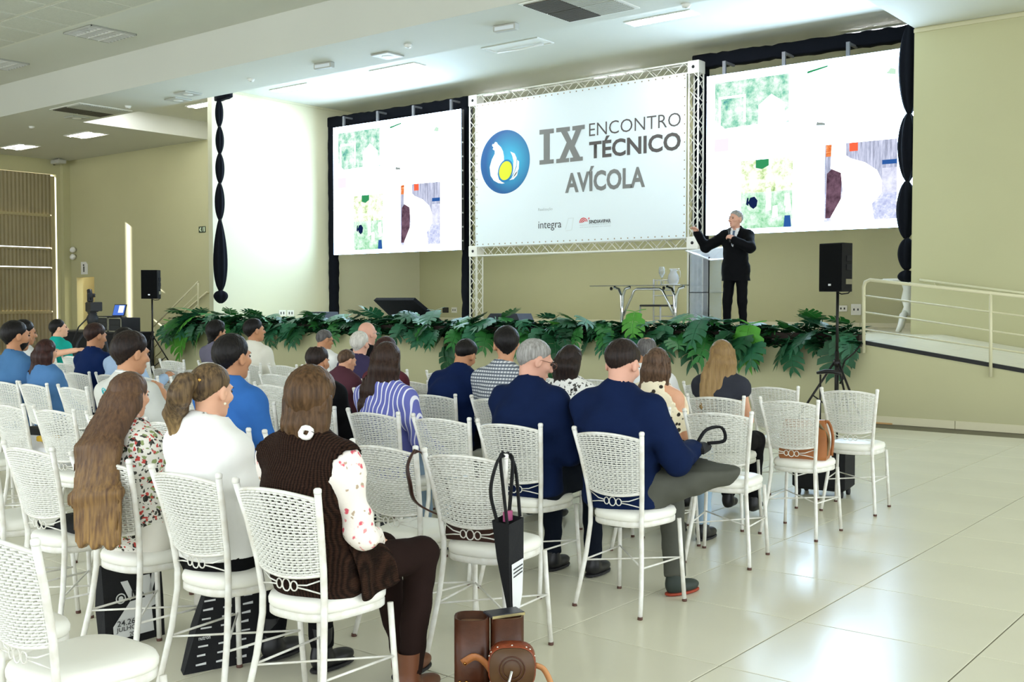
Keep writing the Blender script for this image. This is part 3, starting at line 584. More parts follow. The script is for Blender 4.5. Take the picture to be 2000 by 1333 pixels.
# glass table
Yt = 16.3; pa, pb_ = atY(1176, 559, Yt), atY(1362, 558, Yt); zt_ = pa.z
tb = empty('glass_table', ((pa.x+pb_.x)/2, Yt, HS), 0, 'glass topped table with chrome arched legs on stage', 'table'); w2 = (pb_.x-pa.x)/2; ht = zt_-HS
GLASS = mat('table glass', 'c8d6d0', .03, trans=1, ior=1.5); GEDGE = mat('dark glass edge', '2c3330', .2)
b = MB(); b.box((-w2, -.4, ht-.012), (w2, .4, ht)); b.obj('table_top', mat('smoked glass', '5c655f', .08, trans=.8), tb)
for s in (-1, 1):
    x = s*w2*.56
    for d in (-1, 1): MB().tube([(x+d*.2, -.05*d, ht-.03), (x+d*.09, -.03*d, ht-.06), (x+d*.03, -.02*d, ht-.18), (x+d*.02, -.02*d, ht-.4), (x+d*.02, -.02*d, .08), (x+d*.12, -.2*d, .02)], .025, 8).obj('leg', CHROME, tb)
    MB().lathe([(0, 0), (.03, .005), (.03, .03)], 10).obj('leg_cap', DARK, tb, (x-.2, -.02, ht-.05), (0, -math.pi/2, 0))
MB().tube([(-w2*.53, 0, .25), (-w2*.3, 0, ht-.09), (-w2*.24, 0, ht-.06), (w2*.24, 0, ht-.06), (w2*.3, 0, ht-.09), (w2*.53, 0, .28)], .022, 8).obj('brace', CHROME, tb)
# tray, jug and goblet on the table
CRY = mat('clear crystal', 'ffffff', .02, trans=1, ior=1.48)
p = atY(1312, 557, Yt); z = zt_
t = empty('serving_tray', (p.x, Yt, z), 0, 'small white tray under the water jug', 'tray'); MB().lathe([(0, .0), (.14, 0), (.15, .012), (.145, .016), (0, .006)], 20).obj('dish', PLW, t)
t = empty('water_jug', (p.x+.03, Yt, z+.008), 0, 'round clear glass water jug on the stage table', 'jug'); MB().lathe([(.05, 0), (.085, .03), (.1, .09), (.09, .16), (.06, .21), (.055, .25), (.065, .27)], 20, cap=False).obj('body', mat('frosted glass', 'f2f4f6', .15, trans=.6), t)
MB().tube([(.06, 0, .25), (.13, 0, .24), (.14, 0, .15), (.1, 0, .1)], .008, 6).obj('handle', CRY, t); MB().box((-.07, -.02, .265), (.11, .02, .28)).obj('lid_paddle', PLW, t)
t = empty('goblet', (p.x-.17, Yt-.05, z), 0, 'clear stemmed goblet left of the jug', 'glass'); MB().lathe([(.05, 0), (.045, .006), (.008, .015), (.007, .12), (.03, .16), (.055, .21), (.055, .28), (.045, .32)], 18, cap=False).obj('bowl', mat('goblet glass', 'f0f3f5', .08, trans=.75), t)
# acrylic chair behind the table
Yc = 16.9; p = atY(1285, 600, Yc); t = empty('acrylic_chair', (p.x, Yc, HS), 0, 'transparent acrylic chair with black seat behind the glass table', 'chair')
ACR = mat('clear acrylic', 'fafcff', .05, trans=.65, ior=1.3); sx = .21; zs = atY(1270, 597, Yc).z-HS; zh = atY(1285, 545, Yc).z-HS
for s in (-1, 1):
    MB().tube([(s*sx, .2, 0), (s*sx, .2, zh)], .017, 8).obj('back_post', ACR, t); MB().tube([(s*sx-.04, -.2, 0), (s*sx-.04, -.2, zs)], .017, 8).obj('leg', ACR, t)
MB().box((-.25, -.22, zs-.02), (.2, .22, zs+.015), .008).obj('seat', mat('black seat pad', '15141a', .5), t)
for z in (zh-.02, zh-.13, zs+.28, zs+.18, zs-.2, zs-.27): MB().tube([(-sx, .2, z), (sx, .2, z)], .011, 6).obj('rail', ACR, t)
for k in range(5): MB().tube([(-.14+.07*k, .2, zh-.13), (-.14+.07*k, .2, zh-.02)], .007, 6).obj('spindle', ACR, t)
# acrylic lectern
Yl = 14.75; pl = atY(1346, 492, Yl); t = empty('acrylic_lectern', (atY(1375, 560, Yl).x, Yl, HS), 0, 'clear acrylic lectern beside the standing speaker', 'lectern'); x0 = t.location.x
AC2 = mat('lectern acrylic', 'eef6ff', .06, trans=.8, ior=1.25); h = pl.z-HS
xl_, xr_ = atY(1358, 560, Yl).x-x0, atY(1397, 560, Yl).x-x0
MB().box((xl_, -.2, 0), (xr_, -.185, h-.06)).obj('front_panel', AC2, t); MB().box((xr_-.012, -.2, 0), (xr_, .2, h-.1)).obj('side_panel', AC2, t); MB().box((xl_, -.2, 0), (xl_+.012, .2, h-.02)).obj('side_panel', AC2, t)
MB().box((xl_, -.2, h*.5), (xr_+.15, .2, h*.5+.012)).obj('shelf', AC2, t); MB().box((xl_-.05, -.25, 0), (xr_+.2, .25, .015)).obj('base', AC2, t)
MB().add([(xl_-.1, -.15, h), (xr_+.02, .2, h+.06), (xr_+.3, .2, h-.12), (xr_+.05, -.25, h-.16), (xl_-.1, -.15, h+.014), (xr_+.02, .2, h+.074), (xr_+.3, .2, h-.106), (xr_+.05, -.25, h-.146)], [(3, 2, 1, 0), (4, 5, 6, 7), (0, 1, 5, 4), (1, 2, 6, 5), (2, 3, 7, 6), (3, 0, 4, 7)]).obj('reading_top', mat('frosted acrylic', 'f4f8fc', .2, trans=.5), t)
# sockets on the back wall
SOCK = mat('socket white', 'e6e3d6', .4)
for k, (px, py, w, h, lb) in enumerate(((1646, 603, .09, .06, 'small white wall socket plate left of the square one'), (1672, 605, .1, .11, 'square white wall switch plate by the ramp rail'), (870, 606, .1, .07, 'dark double wall socket near the prompter screen'), (887, 606, .09, .07, 'pale wall socket next to the dark one'))):
    p = atY(px, py, YB-.012); t = empty('wall_socket', (p.x, YB-.012, p.z), 0, lb, 'socket', 'wall sockets'); MB().box((-w, -.004, -h), (w, .01, h), .003).obj('plate', SOCK if k != 2 else mat('socket dark', '2b2a28', .5), t)
    for s in (-1, 1): MB().box((s*w*.4-.014, -.007, -.02), (s*w*.4+.014, -.004, .02)).obj('outlet', mat('socket dark', '2b2a28', .5), t)
for k, (px, py) in enumerate(((551, 612), (567, 612))):
    p = atX(px, py, XP+.003); t = empty('wall_socket', (XP+.003, p.y, p.z), math.pi/2, ('left' if k == 0 else 'right')+' socket low on the white stage side wall', 'socket', 'wall sockets'); MB().box((-.1, -.01, -.07), (.1, .003, .07), .003).obj('plate', SOCK, t)
    for s in (-1, 1): MB().box((s*.04-.014, -.013, -.03), (s*.04+.014, -.01, .03)).obj('outlet', mat('socket dark', '2b2a28', .5), t)
# white carved pedestal at the foot of the right curtain
p = atY(1772, 655, 17.45); t = empty('pedestal', (p.x, 17.45, HS), 0, 'white carved pedestal leg under the right curtain', 'pedestal'); hp = atY(1775, 548, 17.45).z-HS
MB().lathe([(.06, .28), (.09, .34), (.06, .42), (.1, .55), (.07, .7), (.09, hp-.08), (.07, hp-.03), (.12, hp)], 16).obj('column', PLW, t)
for k in range(3):
    a = math.pi*.75+k*2*math.pi/3; c, s = math.cos(a), math.sin(a); MB().tube([(c*.03, s*.03, .34), (c*.13, s*.13, .28), (c*.19, s*.19, .12), (c*.27, s*.27, .03)], [.05, .055, .045, .03], 8).obj('foot', PLW, t)
MB().box((-.35, -.16, hp-.004), (.12, .16, hp+.03), .006).obj('top', PLW, t)
# ------------------------------------------------------------------ ramp railing, wall handrails, left stairs
yr = YF-.045
rl = empty('ramp_railing', (-5.06, yr, HS-.3), 0, 'beige tubular railing with four rails along the ramp', 'railing')
def rob(b, n, m=RAILM, t=None):
    t = t or rl; o = b.obj(n, m); o.parent = t; o.matrix_parent_inverse = Matrix.Translation(-t.location); return o
pt_ = lambda x, y: atY(x, y, yr)
def ext(a, b, xe): a, b = pt_(*a), pt_(*b); return a, a+(b-a)*((xe-a.x)/(b.x-a.x))
XE = -.4
rob(MB().tube([pt_(1687, 690), pt_(1687, 560), pt_(1690, 551), pt_(1699, 547), ext((1699, 547), (2000, 580), XE)[1]], .022, 10), 'handrail')
for a, c in (((1688, 578), (2000, 618)), ((1688, 610), (2000, 656)), ((1688, 644), (2000, 690))): rob(MB().tube(list(ext(a, c, XE)), .011, 8), 'rail')
for px, ya, yb_ in ((1935, 573, 737),): rob(MB().tube([pt_(px, ya), pt_(px, yb_)], .02, 8), 'post')
x2 = -1.9; rob(MB().tube([(x2, yr, rz(x2)-.25), (x2, yr, rz(x2)+.8)], .02, 8), 'post')
t = empty('wall_handrail', (-5.4, YR-.07, 1.7), 0, 'thin beige handrail fixed to the right wall', 'handrail'); a, c = atY(1796, 547, YR-.07), atY(2000, 573, YR-.07)
rob(MB().tube([a+Vector((0, .07, -.0)), a, a+(c-a)*2.6], .02, 8), 'rail', None or RAILM, t)
for k in (.15, 1.2, 2.3): q = a+(c-a)*k; rob(MB().tube([q, q+Vector((0, .02, -.05)), q+Vector((0, .07, -.05))], .009, 6), 'bracket', RAILM, t)
# stairs at the left stage end
stp = MB(); 
for k in range(6): struct(MB().box((-20.6-.3*(k+1), 14.6, 0), (-20.6-.3*k, 16.2, HS-.175*(k+1)+.0), .005).obj('floor_step', STAGEF))
ys_ = 14.55; t = empty('stair_railing', (-20.7, ys_, 0), 0, 'beige stair railing behind the left loudspeaker', 'railing')
for k in range(4):
    zo = .95-.25*k; rob(MB().tube([(-20.65, ys_, HS+zo), (-22.4, ys_, .03+zo)], .02 if k == 0 else .011, 8), 'handrail' if k == 0 else 'rail', RAILM, t)
for x in (-20.65, -22.4): zb = np.interp(x, [-22.4, -20.6], [0, HS]); rob(MB().tube([(x, ys_, zb), (x, ys_, zb+.95)], .02, 8), 'post', RAILM, t)
t = empty('stair_handrail', (-22, YW-.06, 1.5), 0, 'handrail on the left wall rising toward the stage', 'handrail'); a, c = atY(345, 622, YW-.06), atY(404, 571, YW-.06); a = a+(a-c)*.6
rob(MB().tube([a, c, c+Vector((0, .06, -.02))], .022, 8), 'rail', RAILM, t)
for k in (.3, .9): q = a+(c-a)*k; rob(MB().tube([q, q+Vector((0, .06, -.06))], .01, 6), 'bracket', RAILM, t)
# ------------------------------------------------------------------ people: smooth surfaces grown around a posed skeleton
def V3(*a): return np.array(a, float)
def nrm(v): return v/(np.linalg.norm(v)+1e-12)
def rc(P, a, b, ra, rb):
    ab = b-a; t = np.clip(((P-a)@ab)/(ab@ab+1e-12), 0, 1); return np.linalg.norm(P-a-t[:, None]*ab, axis=1)-(ra+(rb-ra)*t)
def ell(P, c, r):
    q = P-c; r = np.asarray(r, float); k0 = np.linalg.norm(q/r, axis=1); k1 = np.linalg.norm(q/(r*r), axis=1)+1e-9; return k0*(k0-1)/k1
def ecap(P, a, b, r0, r1, R):
    ab = b-a; L = np.linalg.norm(ab); ax = ab/L; R = nrm(R-ax*(R@ax)); F = np.cross(ax, R); q = P-a; w = q@ax; t = np.clip(w/L, 0, 1)
    rx = r0[0]+(r1[0]-r0[0])*t; ry = r0[1]+(r1[1]-r0[1])*t; o = w-t*L; m = np.minimum(rx, ry)
    return (np.sqrt((q@R/rx)**2+(q@F/ry)**2+(o/m)**2)-1)*m
def smin(a, b, k): h = np.clip(.5+.5*(b-a)/k, 0, 1); return b*(1-h)+a*h-k*h*(1-h)
def smins(L, k):
    d = L[0]
    for e in L[1:]: d = smin(d, e, k)
    return d
def snet(fn, lo, hi, h):
    lo, hi = np.array(lo, float), np.array(hi, float); n = np.maximum(np.ceil((hi-lo)/h).astype(int)+1, 3)
    gx, gy, gz = [lo[i]+h*np.arange(n[i]) for i in range(3)]
    P = np.stack(np.meshgrid(gx, gy, gz, indexing='ij'), -1).reshape(-1, 3)
    D = fn(P).reshape(n); S = D < 0
    def cor(A, i, j, k): return A[i:n[0]-1+i, j:n[1]-1+j, k:n[2]-1+k]
    cs = [(i, j, k) for i in (0, 1) for j in (0, 1) for k in (0, 1)]; cnt = sum(cor(S, *c).astype(int) for c in cs); act = (cnt > 0) & (cnt < 8)
    I = np.argwhere(act)
    if len(I) == 0: return np.zeros((0, 3)), np.zeros((0, 4), int)
    ids = -np.ones(act.shape, int); ids[act] = np.arange(len(I)); acc = np.zeros((len(I), 3)); num = np.zeros(len(I))
    for c in cs:
        for ax in range(3):
            if c[ax]: continue
            e = list(c); e[ax] = 1; a = D[I[:, 0]+c[0], I[:, 1]+c[1], I[:, 2]+c[2]]; b = D[I[:, 0]+e[0], I[:, 1]+e[1], I[:, 2]+e[2]]; m = (a < 0) != (b < 0); t = np.where(m, a/(a-b+1e-30), 0)
            p = np.tile(np.array(c, float), (len(I), 1)); p[:, ax] = t; acc[m] += p[m]; num[m] += 1
    Vv = lo+h*(I+acc/num[:, None]); F = []
    for ax in range(3):
        u, v = (ax+1) % 3, (ax+2) % 3; sl0 = [slice(None)]*3; sl1 = [slice(None)]*3; sl0[ax] = slice(0, -1); sl1[ax] = slice(1, None)
        a, b = S[tuple(sl0)], S[tuple(sl1)]; E = np.argwhere(a != b); E = E[(E[:, u] > 0) & (E[:, v] > 0) & (E[:, u] < n[u]-1) & (E[:, v] < n[v]-1)]
        if len(E) == 0: continue
        ins = a[E[:, 0], E[:, 1], E[:, 2]]; q = []
        for du, dv in ((-1, -1), (0, -1), (0, 0), (-1, 0)): C = E.copy(); C[:, u] += du; C[:, v] += dv; q.append(ids[C[:, 0], C[:, 1], C[:, 2]])
        q = np.stack(q, 1); q[~ins] = q[~ins][:, ::-1]; F.append(q)
    return Vv, (np.concatenate(F) if F else np.zeros((0, 4), int))
def npmesh(name, parts, m):
    Vs, Fs, o = [], [], 0
    for v, f in parts: Vs.append(v); Fs.append(f+o); o += len(v)
    v = np.concatenate(Vs); f = np.concatenate(Fs); me = bpy.data.meshes.new(name)
    me.vertices.add(len(v)); me.vertices.foreach_set('co', v.ravel()); me.loops.add(len(f)*4); me.loops.foreach_set('vertex_index', f.ravel())
    me.polygons.add(len(f)); me.polygons.foreach_set('loop_start', np.arange(len(f))*4); me.polygons.foreach_set('loop_total', np.full(len(f), 4)); me.polygons.foreach_set('use_smooth', np.ones(len(f), bool))
    me.materials.append(m); me.update(calc_edges=True); me.validate(); return me
def clothnoise(P, a=.003): return .7*a*np.sin(P[:, 2]*52+5*np.sin(P[:, 0]*7+P[:, 1]*6))*np.clip(np.sin(P[:, 2]*8+P[:, 0]*5+1), 0, 1)+a*(np.sin(P[:, 0]*31+2.2*np.sin(P[:, 2]*17+P[:, 1]*9))*np.sin(P[:, 2]*23+1.7*np.sin(P[:, 1]*19)))
# --- materials for skin, hair and cloth
SKIN = {k: mat('skin '+k, c, .5, var=.06, vs=12, spec=.35) for k, c in dict(fair='e6b294', light='dba585', tan='c08a66', olive='c99470', pink='d8a48e').items()}
EYEW = mat('eye', '2a211d', .2); LIP = mat('lips', 'b9706a', .45)
def hairm(n, c, c2, rough=.45): return mat('hair '+n, c, rough, var=.5, vs=9, vstretch=(9, 9, .7), col2=c2, bump=.35, bs=16, bstretch=(9, 9, .6), spec=.25)
HAIR = dict(black=hairm('black', '1b1716', '0d0b0b'), dkbrown=hairm('dark brown', '2e221d', '191210'), brown=hairm('brown', '6a5240', '3c2c21'), auburn=hairm('auburn', '3c211c', '231210'), blonde=hairm('dark blonde', 'b59a72', '7a5f42'),
            grey=hairm('salt grey', 'a8a6a2', '77746f'), silver=hairm('silver', 'dcd8cf', 'b3aea4'), dkgrey=hairm('dark grey', '6d6a68', '4a4746'), lightbrown=hairm('light brown', '7d654c', '503d2c'))
def ombre(name, top, bot, z0, z1, streak):
    m = hairm(name, top, top); nt = m.node_tree; tc = nt.nodes.new('ShaderNodeTexCoord'); sx = nt.nodes.new('ShaderNodeSeparateXYZ'); mr = nt.nodes.new('ShaderNodeMapRange'); mx = nt.nodes.new('ShaderNodeMix'); mx.data_type = 'RGBA'
    nt.links.new(tc.outputs['Object'], sx.inputs[0]); nt.links.new(sx.outputs[2], mr.inputs[0]); mr.inputs[1].default_value = z1; mr.inputs[2].default_value = z0; nt.links.new(mr.outputs[0], mx.inputs[0])
    rp = [n for n in nt.nodes if n.type == 'VALTORGB'][0]; rp.color_ramp.elements[0].color = lin(streak); rp.color_ramp.elements[1].color = lin(top)
    r2 = nt.nodes.new('ShaderNodeValToRGB'); r2.color_ramp.elements[0].color = lin(bot); r2.color_ramp.elements[0].position = .35; r2.color_ramp.elements[1].color = lin(streak); r2.color_ramp.elements[1].position = .7
    n = [n for n in nt.nodes if n.type == 'TEX_NOISE'][0]; nt.links.new(n.outputs['Fac'], r2.inputs[0]); nt.links.new(rp.outputs[0], mx.inputs[6]); nt.links.new(r2.outputs[0], mx.inputs[7]); nt.links.new(mx.outputs[2], nt.nodes['Principled BSDF'].inputs['Base Color']); return m
def cloth(n, c, var=.12, rough=.85): return mat('cloth '+n, c, rough, var=var, vs=6, bump=.3, bs=10, bstretch=(1, 1, 1.6), spec=.12)
def pattern(n, kind, c0, cols, scale=40, thr=.26):
    m = mat('cloth '+n, c0, .85, bump=.1, bs=120, spec=.15); nt = m.node_tree; B = nt.nodes['Principled BSDF']; tc = nt.nodes.new('ShaderNodeTexCoord'); out = None
    def mixc(fac, a, b):
        x = nt.nodes.new('ShaderNodeMix'); x.data_type = 'RGBA'; nt.links.new(fac, x.inputs[0])
        for k, v in ((6, a), (7, b)):
            if isinstance(v, str): x.inputs[k].default_value = lin(v)
            else: nt.links.new(v, x.inputs[k])
        return x.outputs[2]
    def ramp(src, p0, p1, inv=False):
        r = nt.nodes.new('ShaderNodeValToRGB'); r.color_ramp.elements[0].position = p0; r.color_ramp.elements[1].position = p1
        if inv: r.color_ramp.elements[0].color, r.color_ramp.elements[1].color = (1, 1, 1, 1), (0, 0, 0, 1)
        nt.links.new(src, r.inputs[0]); return r.outputs[0]
    if kind in ('stripes', 'check'):
        cur = c0
        for ax in ('X',) if kind == 'stripes' else ('X', 'Z'):
            wv = nt.nodes.new('ShaderNodeTexWave'); wv.bands_direction = ax; wv.inputs['Scale'].default_value = scale; wv.inputs['Distortion'].default_value = .06; nt.links.new(tc.outputs['Object'], wv.inputs[0])
            cur = mixc(ramp(wv.outputs[1], .82 if kind == 'stripes' else .35, .9 if kind == 'stripes' else .65), cur, cols[0]) if kind == 'stripes' else mixc(ramp(wv.outputs[1], .4, .6), cur, cols[0] if ax == 'X' else cols[1]) if ax == 'X' else mixc(ramp(wv.outputs[1], .45, .75), cur, cols[1])
        nt.links.new(cur, B.inputs['Base Color'])
    elif kind == 'knit':
        wv = nt.nodes.new('ShaderNodeTexWave'); wv.bands_direction = 'X'; wv.inputs['Scale'].default_value = scale; wv.inputs['Distortion'].default_value = 1.5; wv.inputs['Detail Scale'].default_value = 3; nt.links.new(tc.outputs['Object'], wv.inputs[0])
        w2 = nt.nodes.new('ShaderNodeTexWave'); w2.bands_direction = 'Z'; w2.inputs['Scale'].default_value = scale*1.6; w2.inputs['Distortion'].default_value = 4; nt.links.new(tc.outputs['Object'], w2.inputs[0])
        ad = nt.nodes.new('ShaderNodeMath'); nt.links.new(wv.outputs[1], ad.inputs[0]); nt.links.new(w2.outputs[1], ad.inputs[1]); bp = nt.nodes.new('ShaderNodeBump'); bp.inputs['Strength'].default_value = .8; bp.inputs['Distance'].default_value = .006; nt.links.new(ad.outputs[0], bp.inputs['Height']); nt.links.new(bp.outputs[0], B.inputs['Normal'])
        nt.links.new(mixc(wv.outputs[1], cols[0], c0), B.inputs['Base Color'])
    else:
        cur = c0
        for k, c in enumerate(cols):
            v = nt.nodes.new('ShaderNodeTexVoronoi'); v.inputs['Scale'].default_value = scale*(1+.35*k); mp = nt.nodes.new('ShaderNodeMapping'); mp.inputs['Location'].default_value = (k*3.1, k*1.7, k*.9); nt.links.new(tc.outputs['Object'], mp.inputs[0])
            if kind == 'floral':
                nz = nt.nodes.new('ShaderNodeTexNoise'); nz.inputs['Scale'].default_value = scale*2.2; va = nt.nodes.new('ShaderNodeVectorMath'); va.operation = 'MULTIPLY_ADD'; va.inputs[1].default_value = (.035,)*3; nt.links.new(tc.outputs['Object'], nz.inputs['Vector']); nt.links.new(nz.outputs['Color'], va.inputs[0]); nt.links.new(mp.outputs[0], va.inputs[2]); nt.links.new(va.outputs[0], v.inputs['Vector'])
            else: nt.links.new(mp.outputs[0], v.inputs['Vector'])
            cur = mixc(ramp(v.outputs['Distance'], thr, thr+.06, True), cur, c)
        nt.links.new(cur, B.inputs['Base Color'])
    return m
# --- the head in its own frame: x right, y towards the face, z up, centre between the ears
def head_sdf(q, face=True, fem=False):
    d = smin(ell(q, V3(0, -.012, .026), (.074, .096, .090)), ell(q, V3(0, .028, -.04), (.056 if not fem else .053, .066, .076)), .035)
    d = smin(d, ell(q, V3(0, .07, -.094), (.024, .02, .02)), .03)
    d = smin(d, rc(q, V3(0, .092, .016), V3(0, .114, -.026), .006, .012), .012); d = smin(d, ell(q, V3(0, .1, -.03), (.017, .012, .009)), .008)
    d = smin(d, ell(q, V3(0, .082, .026), (.05, .014, .011)), .02)
    for s in (-1, 1):
        d = -smin(-d, ell(q, V3(s*.032, .102, .006), (.017, .017, .012)), .01); d = smin(d, ell(q, V3(s*.045, .06, -.02), (.02, .025, .02)), .02)
        ear = np.maximum(ell(q, V3(s*.078, -.008, -.006), (.011, .021, .034)), -ell(q, V3(s*.09, -.002, -.002), (.008, .01, .018))); d = smin(d, ear, .008)
    d = smin(d, ell(q, V3(0, .092, -.06), (.024, .01, .006)), .006); d = smin(d, ell(q, V3(0, .09, -.07), (.02, .01, .006)), .006)
    return d
def hair_sdf(q, st):
    fz, nz, v = st.get('fz', .066), st.get('nz', -.075), st.get('vol', .012); sl = (fz-nz)/.176
    base = smin(smin(ell(q, V3(0, -.012, .026), (.074, .096, .090)), ell(q, V3(0, .028, -.04), (.056, .066, .076)), .035), rc(q, V3(0, -.022, -.06), V3(0, -.04, -.17), .05, .054), .02)
    cut = (fz+sl*(q[:, 1]-.088)-q[:, 2]-.03*np.clip(np.abs(q[:, 0])/.07, 0, 1.2)*(q[:, 1] < -.04)*0)/math.sqrt(1+sl*sl); cut = cut+.0012*np.sin(np.arctan2(q[:, 0], -q[:, 1])*23)+.016*np.clip(np.abs(q[:, 0])/.06, 0, 1)**2*(q[:, 1] < 0)
    d = base-(.0025+v*np.clip(-cut/.055, 0, 1)**.7); d = -smin(-d, -cut, .006)
    d = np.maximum(d, -ell(q, V3(.085, .0, -.012), (.03, .024, .034))); d = np.maximum(d, -ell(q, V3(-.085, .0, -.012), (.03, .024, .034)))
    th = np.arctan2(q[:, 0], -q[:, 1]); d = d+st.get('rip', .0015)*np.sin(th*34+3*np.sin(q[:, 2]*30))+st.get('rough', .0012)*np.sin(q[:, 0]*210+q[:, 2]*160)*np.sin(q[:, 1]*190)
    if st.get('fringe'): d = np.maximum(d, q[:, 2]-st['fringe'])
    if st.get('thin'): d = np.maximum(d, -ell(q, V3(0, -.03, .12), (.045, .05, .035)))
    return d
GRIP = dict(relax=(.35, .55, .5), fist=(1.3, 1.5, 1.0), hold=(.8, 1.0, .6), flat=(.1, .15, .1))
def hand_sdf(P, wr, d, nr, s, grip, side):
    """palm and five fingers from wrist wr along d; nr = the way the palm faces"""
    d = nrm(d); nr = nrm(nr-d*(nr@d)); x = np.cross(d, nr)*side; a1, a2, a3 = GRIP[grip]
    D = [ecap(P, wr+d*.012*s, wr+d*.075*s, (.026*s, .014*s), (.038*s, .0135*s), x)]
    def bend(a): return d*math.cos(a)+nr*math.sin(a)
    for k, (o, L) in enumerate(((-.03, .07), (-.01, .082), (.011, .078), (.03, .062))):
        p = wr+d*(.082-.004*abs(k-1.4))*s+x*o*s; r = .0088*s
        for a, l in ((a1*.6, .45), (a1*.6+a2*.6, .32), (a1*.6+a2*.6+a3*.5, .24)):
            q = p+bend(a)*L*l*s; D.append(rc(P, p, q, r, r*.93)); p = q; r *= .93
    p = wr+d*.025*s-x*.03*s; q = p+nrm(d*.75-x*.6+nr*.35)*.04*s; D.append(rc(P, p, q, .0125*s, .0105*s)); D.append(rc(P, q, q+nrm(d*.9-x*.1+nr*.5)*.036*s, .0105*s, .0085*s))
    return smins(D, .007*s)
def ik(a, b, l1, l2, pole):
    ab = b-a; L = min(np.linalg.norm(ab), (l1+l2)*.999); ax = nrm(ab); c = (l1*l1+L*L-l2*l2)/(2*L); h = math.sqrt(max(l1*l1-c*c, 0)); p = nrm(pole-ax*(pole@ax)); return a+ax*c+p*h, a+ax*L
def person(loc, rz, label, S):
    sit = S.get('sit', True); hx = S.get('dx', 0); Hc = V3(hx, S.get('hipy', .21), .585) if sit else V3(0, 0, .95*S['s'])
    th = math.radians(S.get('lean', 0)); ph = math.radians(S.get('side', 0)); bd = S.get('build', 1.0); fem = S.get('fem', False); hun = math.radians(S.get('hunch', 6))
    def frame(th, ph, ps):
        U = V3(math.sin(ph), math.sin(th)*math.cos(ph), math.cos(th)*math.cos(ph)); R = nrm(V3(1, 0, 0)-U*U[0]); F = np.cross(U, R); c, s = math.cos(ps), math.sin(ps); return R*c-F*s, R*s+F*c, U
    ps = math.radians(S.get('turn', 0)); R, F, U = frame(th, ph, ps); R2, F2, U2 = frame(th+hun, ph, ps)
    hy, hp, hr = [math.radians(a) for a in S.get('head', (0, 0, 0))]    # yaw to the right, pitch down, roll to the right
    def skel(s):
        W = Hc+U*.16*s; C = Hc+U*.33*s-F*.012; N = C+U2*.17*s; HC = N+U2*.075*s+V3(0, 0, .085*s)+F2*(.018+.03*math.sin(max(hp, 0)))*s; return W, C, N, HC
    M = Matrix.Rotation(-hy-ps, 3, 'Z') @ Matrix.Rotation(hr, 3, 'Y') @ Matrix.Rotation(-hp, 3, 'X'); HM = np.array(M)
    def top(s): return skel(s)[3]+HM@V3(0, -.012, .116)*s
    if 'zt' in S: s = 1.; s = (S['zt']-Hc[2])/(top(1.)[2]-Hc[2])
    else: s = S['s']
    s = max(.8, min(1.12, s)); W, C, N, HC = skel(s); hs = S.get('hs', 1)*(.5+.5*s)
    near = S.get('near', False); h = .0125 if near else .018; hh = .0065 if near else .0095
    sw = .172*s*S.get('sh', 1.0 if not fem else .88); SH = [N-U2*.075*s-R2*sw, N-U2*.075*s+R2*sw]
    hp_ = [Hc-R*.085-V3(0, 0, .015), Hc+R*.085-V3(0, 0, .015)]
    wr = S.get('wrists') or [V3(-.1+hx, .43, .64), V3(.1+hx, .45, .64)]; pole = S.get('poles') or [V3(-.6, -.5, -1), V3(.6, -.5, -1)]
    EL, WR = [], []
    for k in (0, 1): e, w_ = ik(SH[k], np.array(wr[k], float), .285*s, .255*s, np.array(pole[k], float)); EL.append(e); WR.append(w_)
    kn = S.get('knees') or [V3(-.105+hx, .62, .545), V3(.105+hx, .63, .545)]; an = S.get('ankles') or [V3(-.115+hx, .64, .1), V3(.115+hx, .6, .1)]
    kn = [np.array(v, float) for v in kn]; an = [np.array(v, float) for v in an]; toe = S.get('toes') or [V3(-.02, 1, 0), V3(.02, 1, 0)]
    HB = .9 if fem else 1
    def torso(P, g, full=True):
        b = bd; L = [ecap(P, Hc-U*.03, W, (.168*b+g, .118*b+g), (.142*b*HB+g, .104*b+g), R), ecap(P, W, C, (.142*b*HB+g, .104*b+g), (.16*b*HB+g, .118*b+g), R), ecap(P, C, N-U2*.075*s, (.158*b*HB+g, .115*b+g), (.105*HB+g, .075+g), R2),
                      ecap(P, SH[0], SH[1], (.05+g, .056+g), (.05+g, .056+g), F2)]
        L += [rc(P, N+U2*.015*s-F2*.01, SH[k], .05+g, .05+g) for k in (0, 1)]
        if fem: L += [ell(P, C+F*.075*s+R*.065-U*.0, (.062+g, .055+g, .06+g)), ell(P, C+F*.075*s-R*.065, (.062+g, .055+g, .06+g))]
        if S.get('jacket') and g > 0: L.append(ecap(P, Hc-U*.27, Hc, (.188*b+g, .13*b+g), (.17*b+g, .122*b+g), R))
        if S.get('belly'): L.append(ell(P, Hc+U*.12+F*.07, (.15+g, .1+g, .13+g)))
        return smins(L, .055)
    ar = (.05 if not fem else .042)*math.sqrt(bd)*s
    def arm(P, k, g, f=2.0):
        """f: how far down the sleeve runs, 1 = elbow, 2 = wrist"""
        e1 = EL[k] if f >= 1 else SH[k]+(EL[k]-SH[k])*f; d = rc(P, SH[k], e1, ar*1.12+g, ar*.86+g)
        if f > 1: d = smin(d, rc(P, EL[k], EL[k]+(WR[k]-EL[k])*min(1, f-1), ar*.86+g, ar*.62+g), .03)
        return d
    nk0, nk1 = N-U2*.05*s-F2*.005, HC+HM@V3(0, -.022, -.06)*s
    def headq(P): return ((P-HC)@HM)/(s*hs)
    def neck(P, g): return rc(P, nk0, nk1, .058*(.88 if fem else 1)*math.sqrt(bd)+g, .05*(.86 if fem else 1)+g)
    def skin_head(P): return smin(head_sdf(headq(P), True, fem)*s*hs, neck(P, 0), .02)
    def skin_body(P): return smins([torso(P, -.006), arm(P, 0, 0), arm(P, 1, 0), neck(P, 0)], .025)
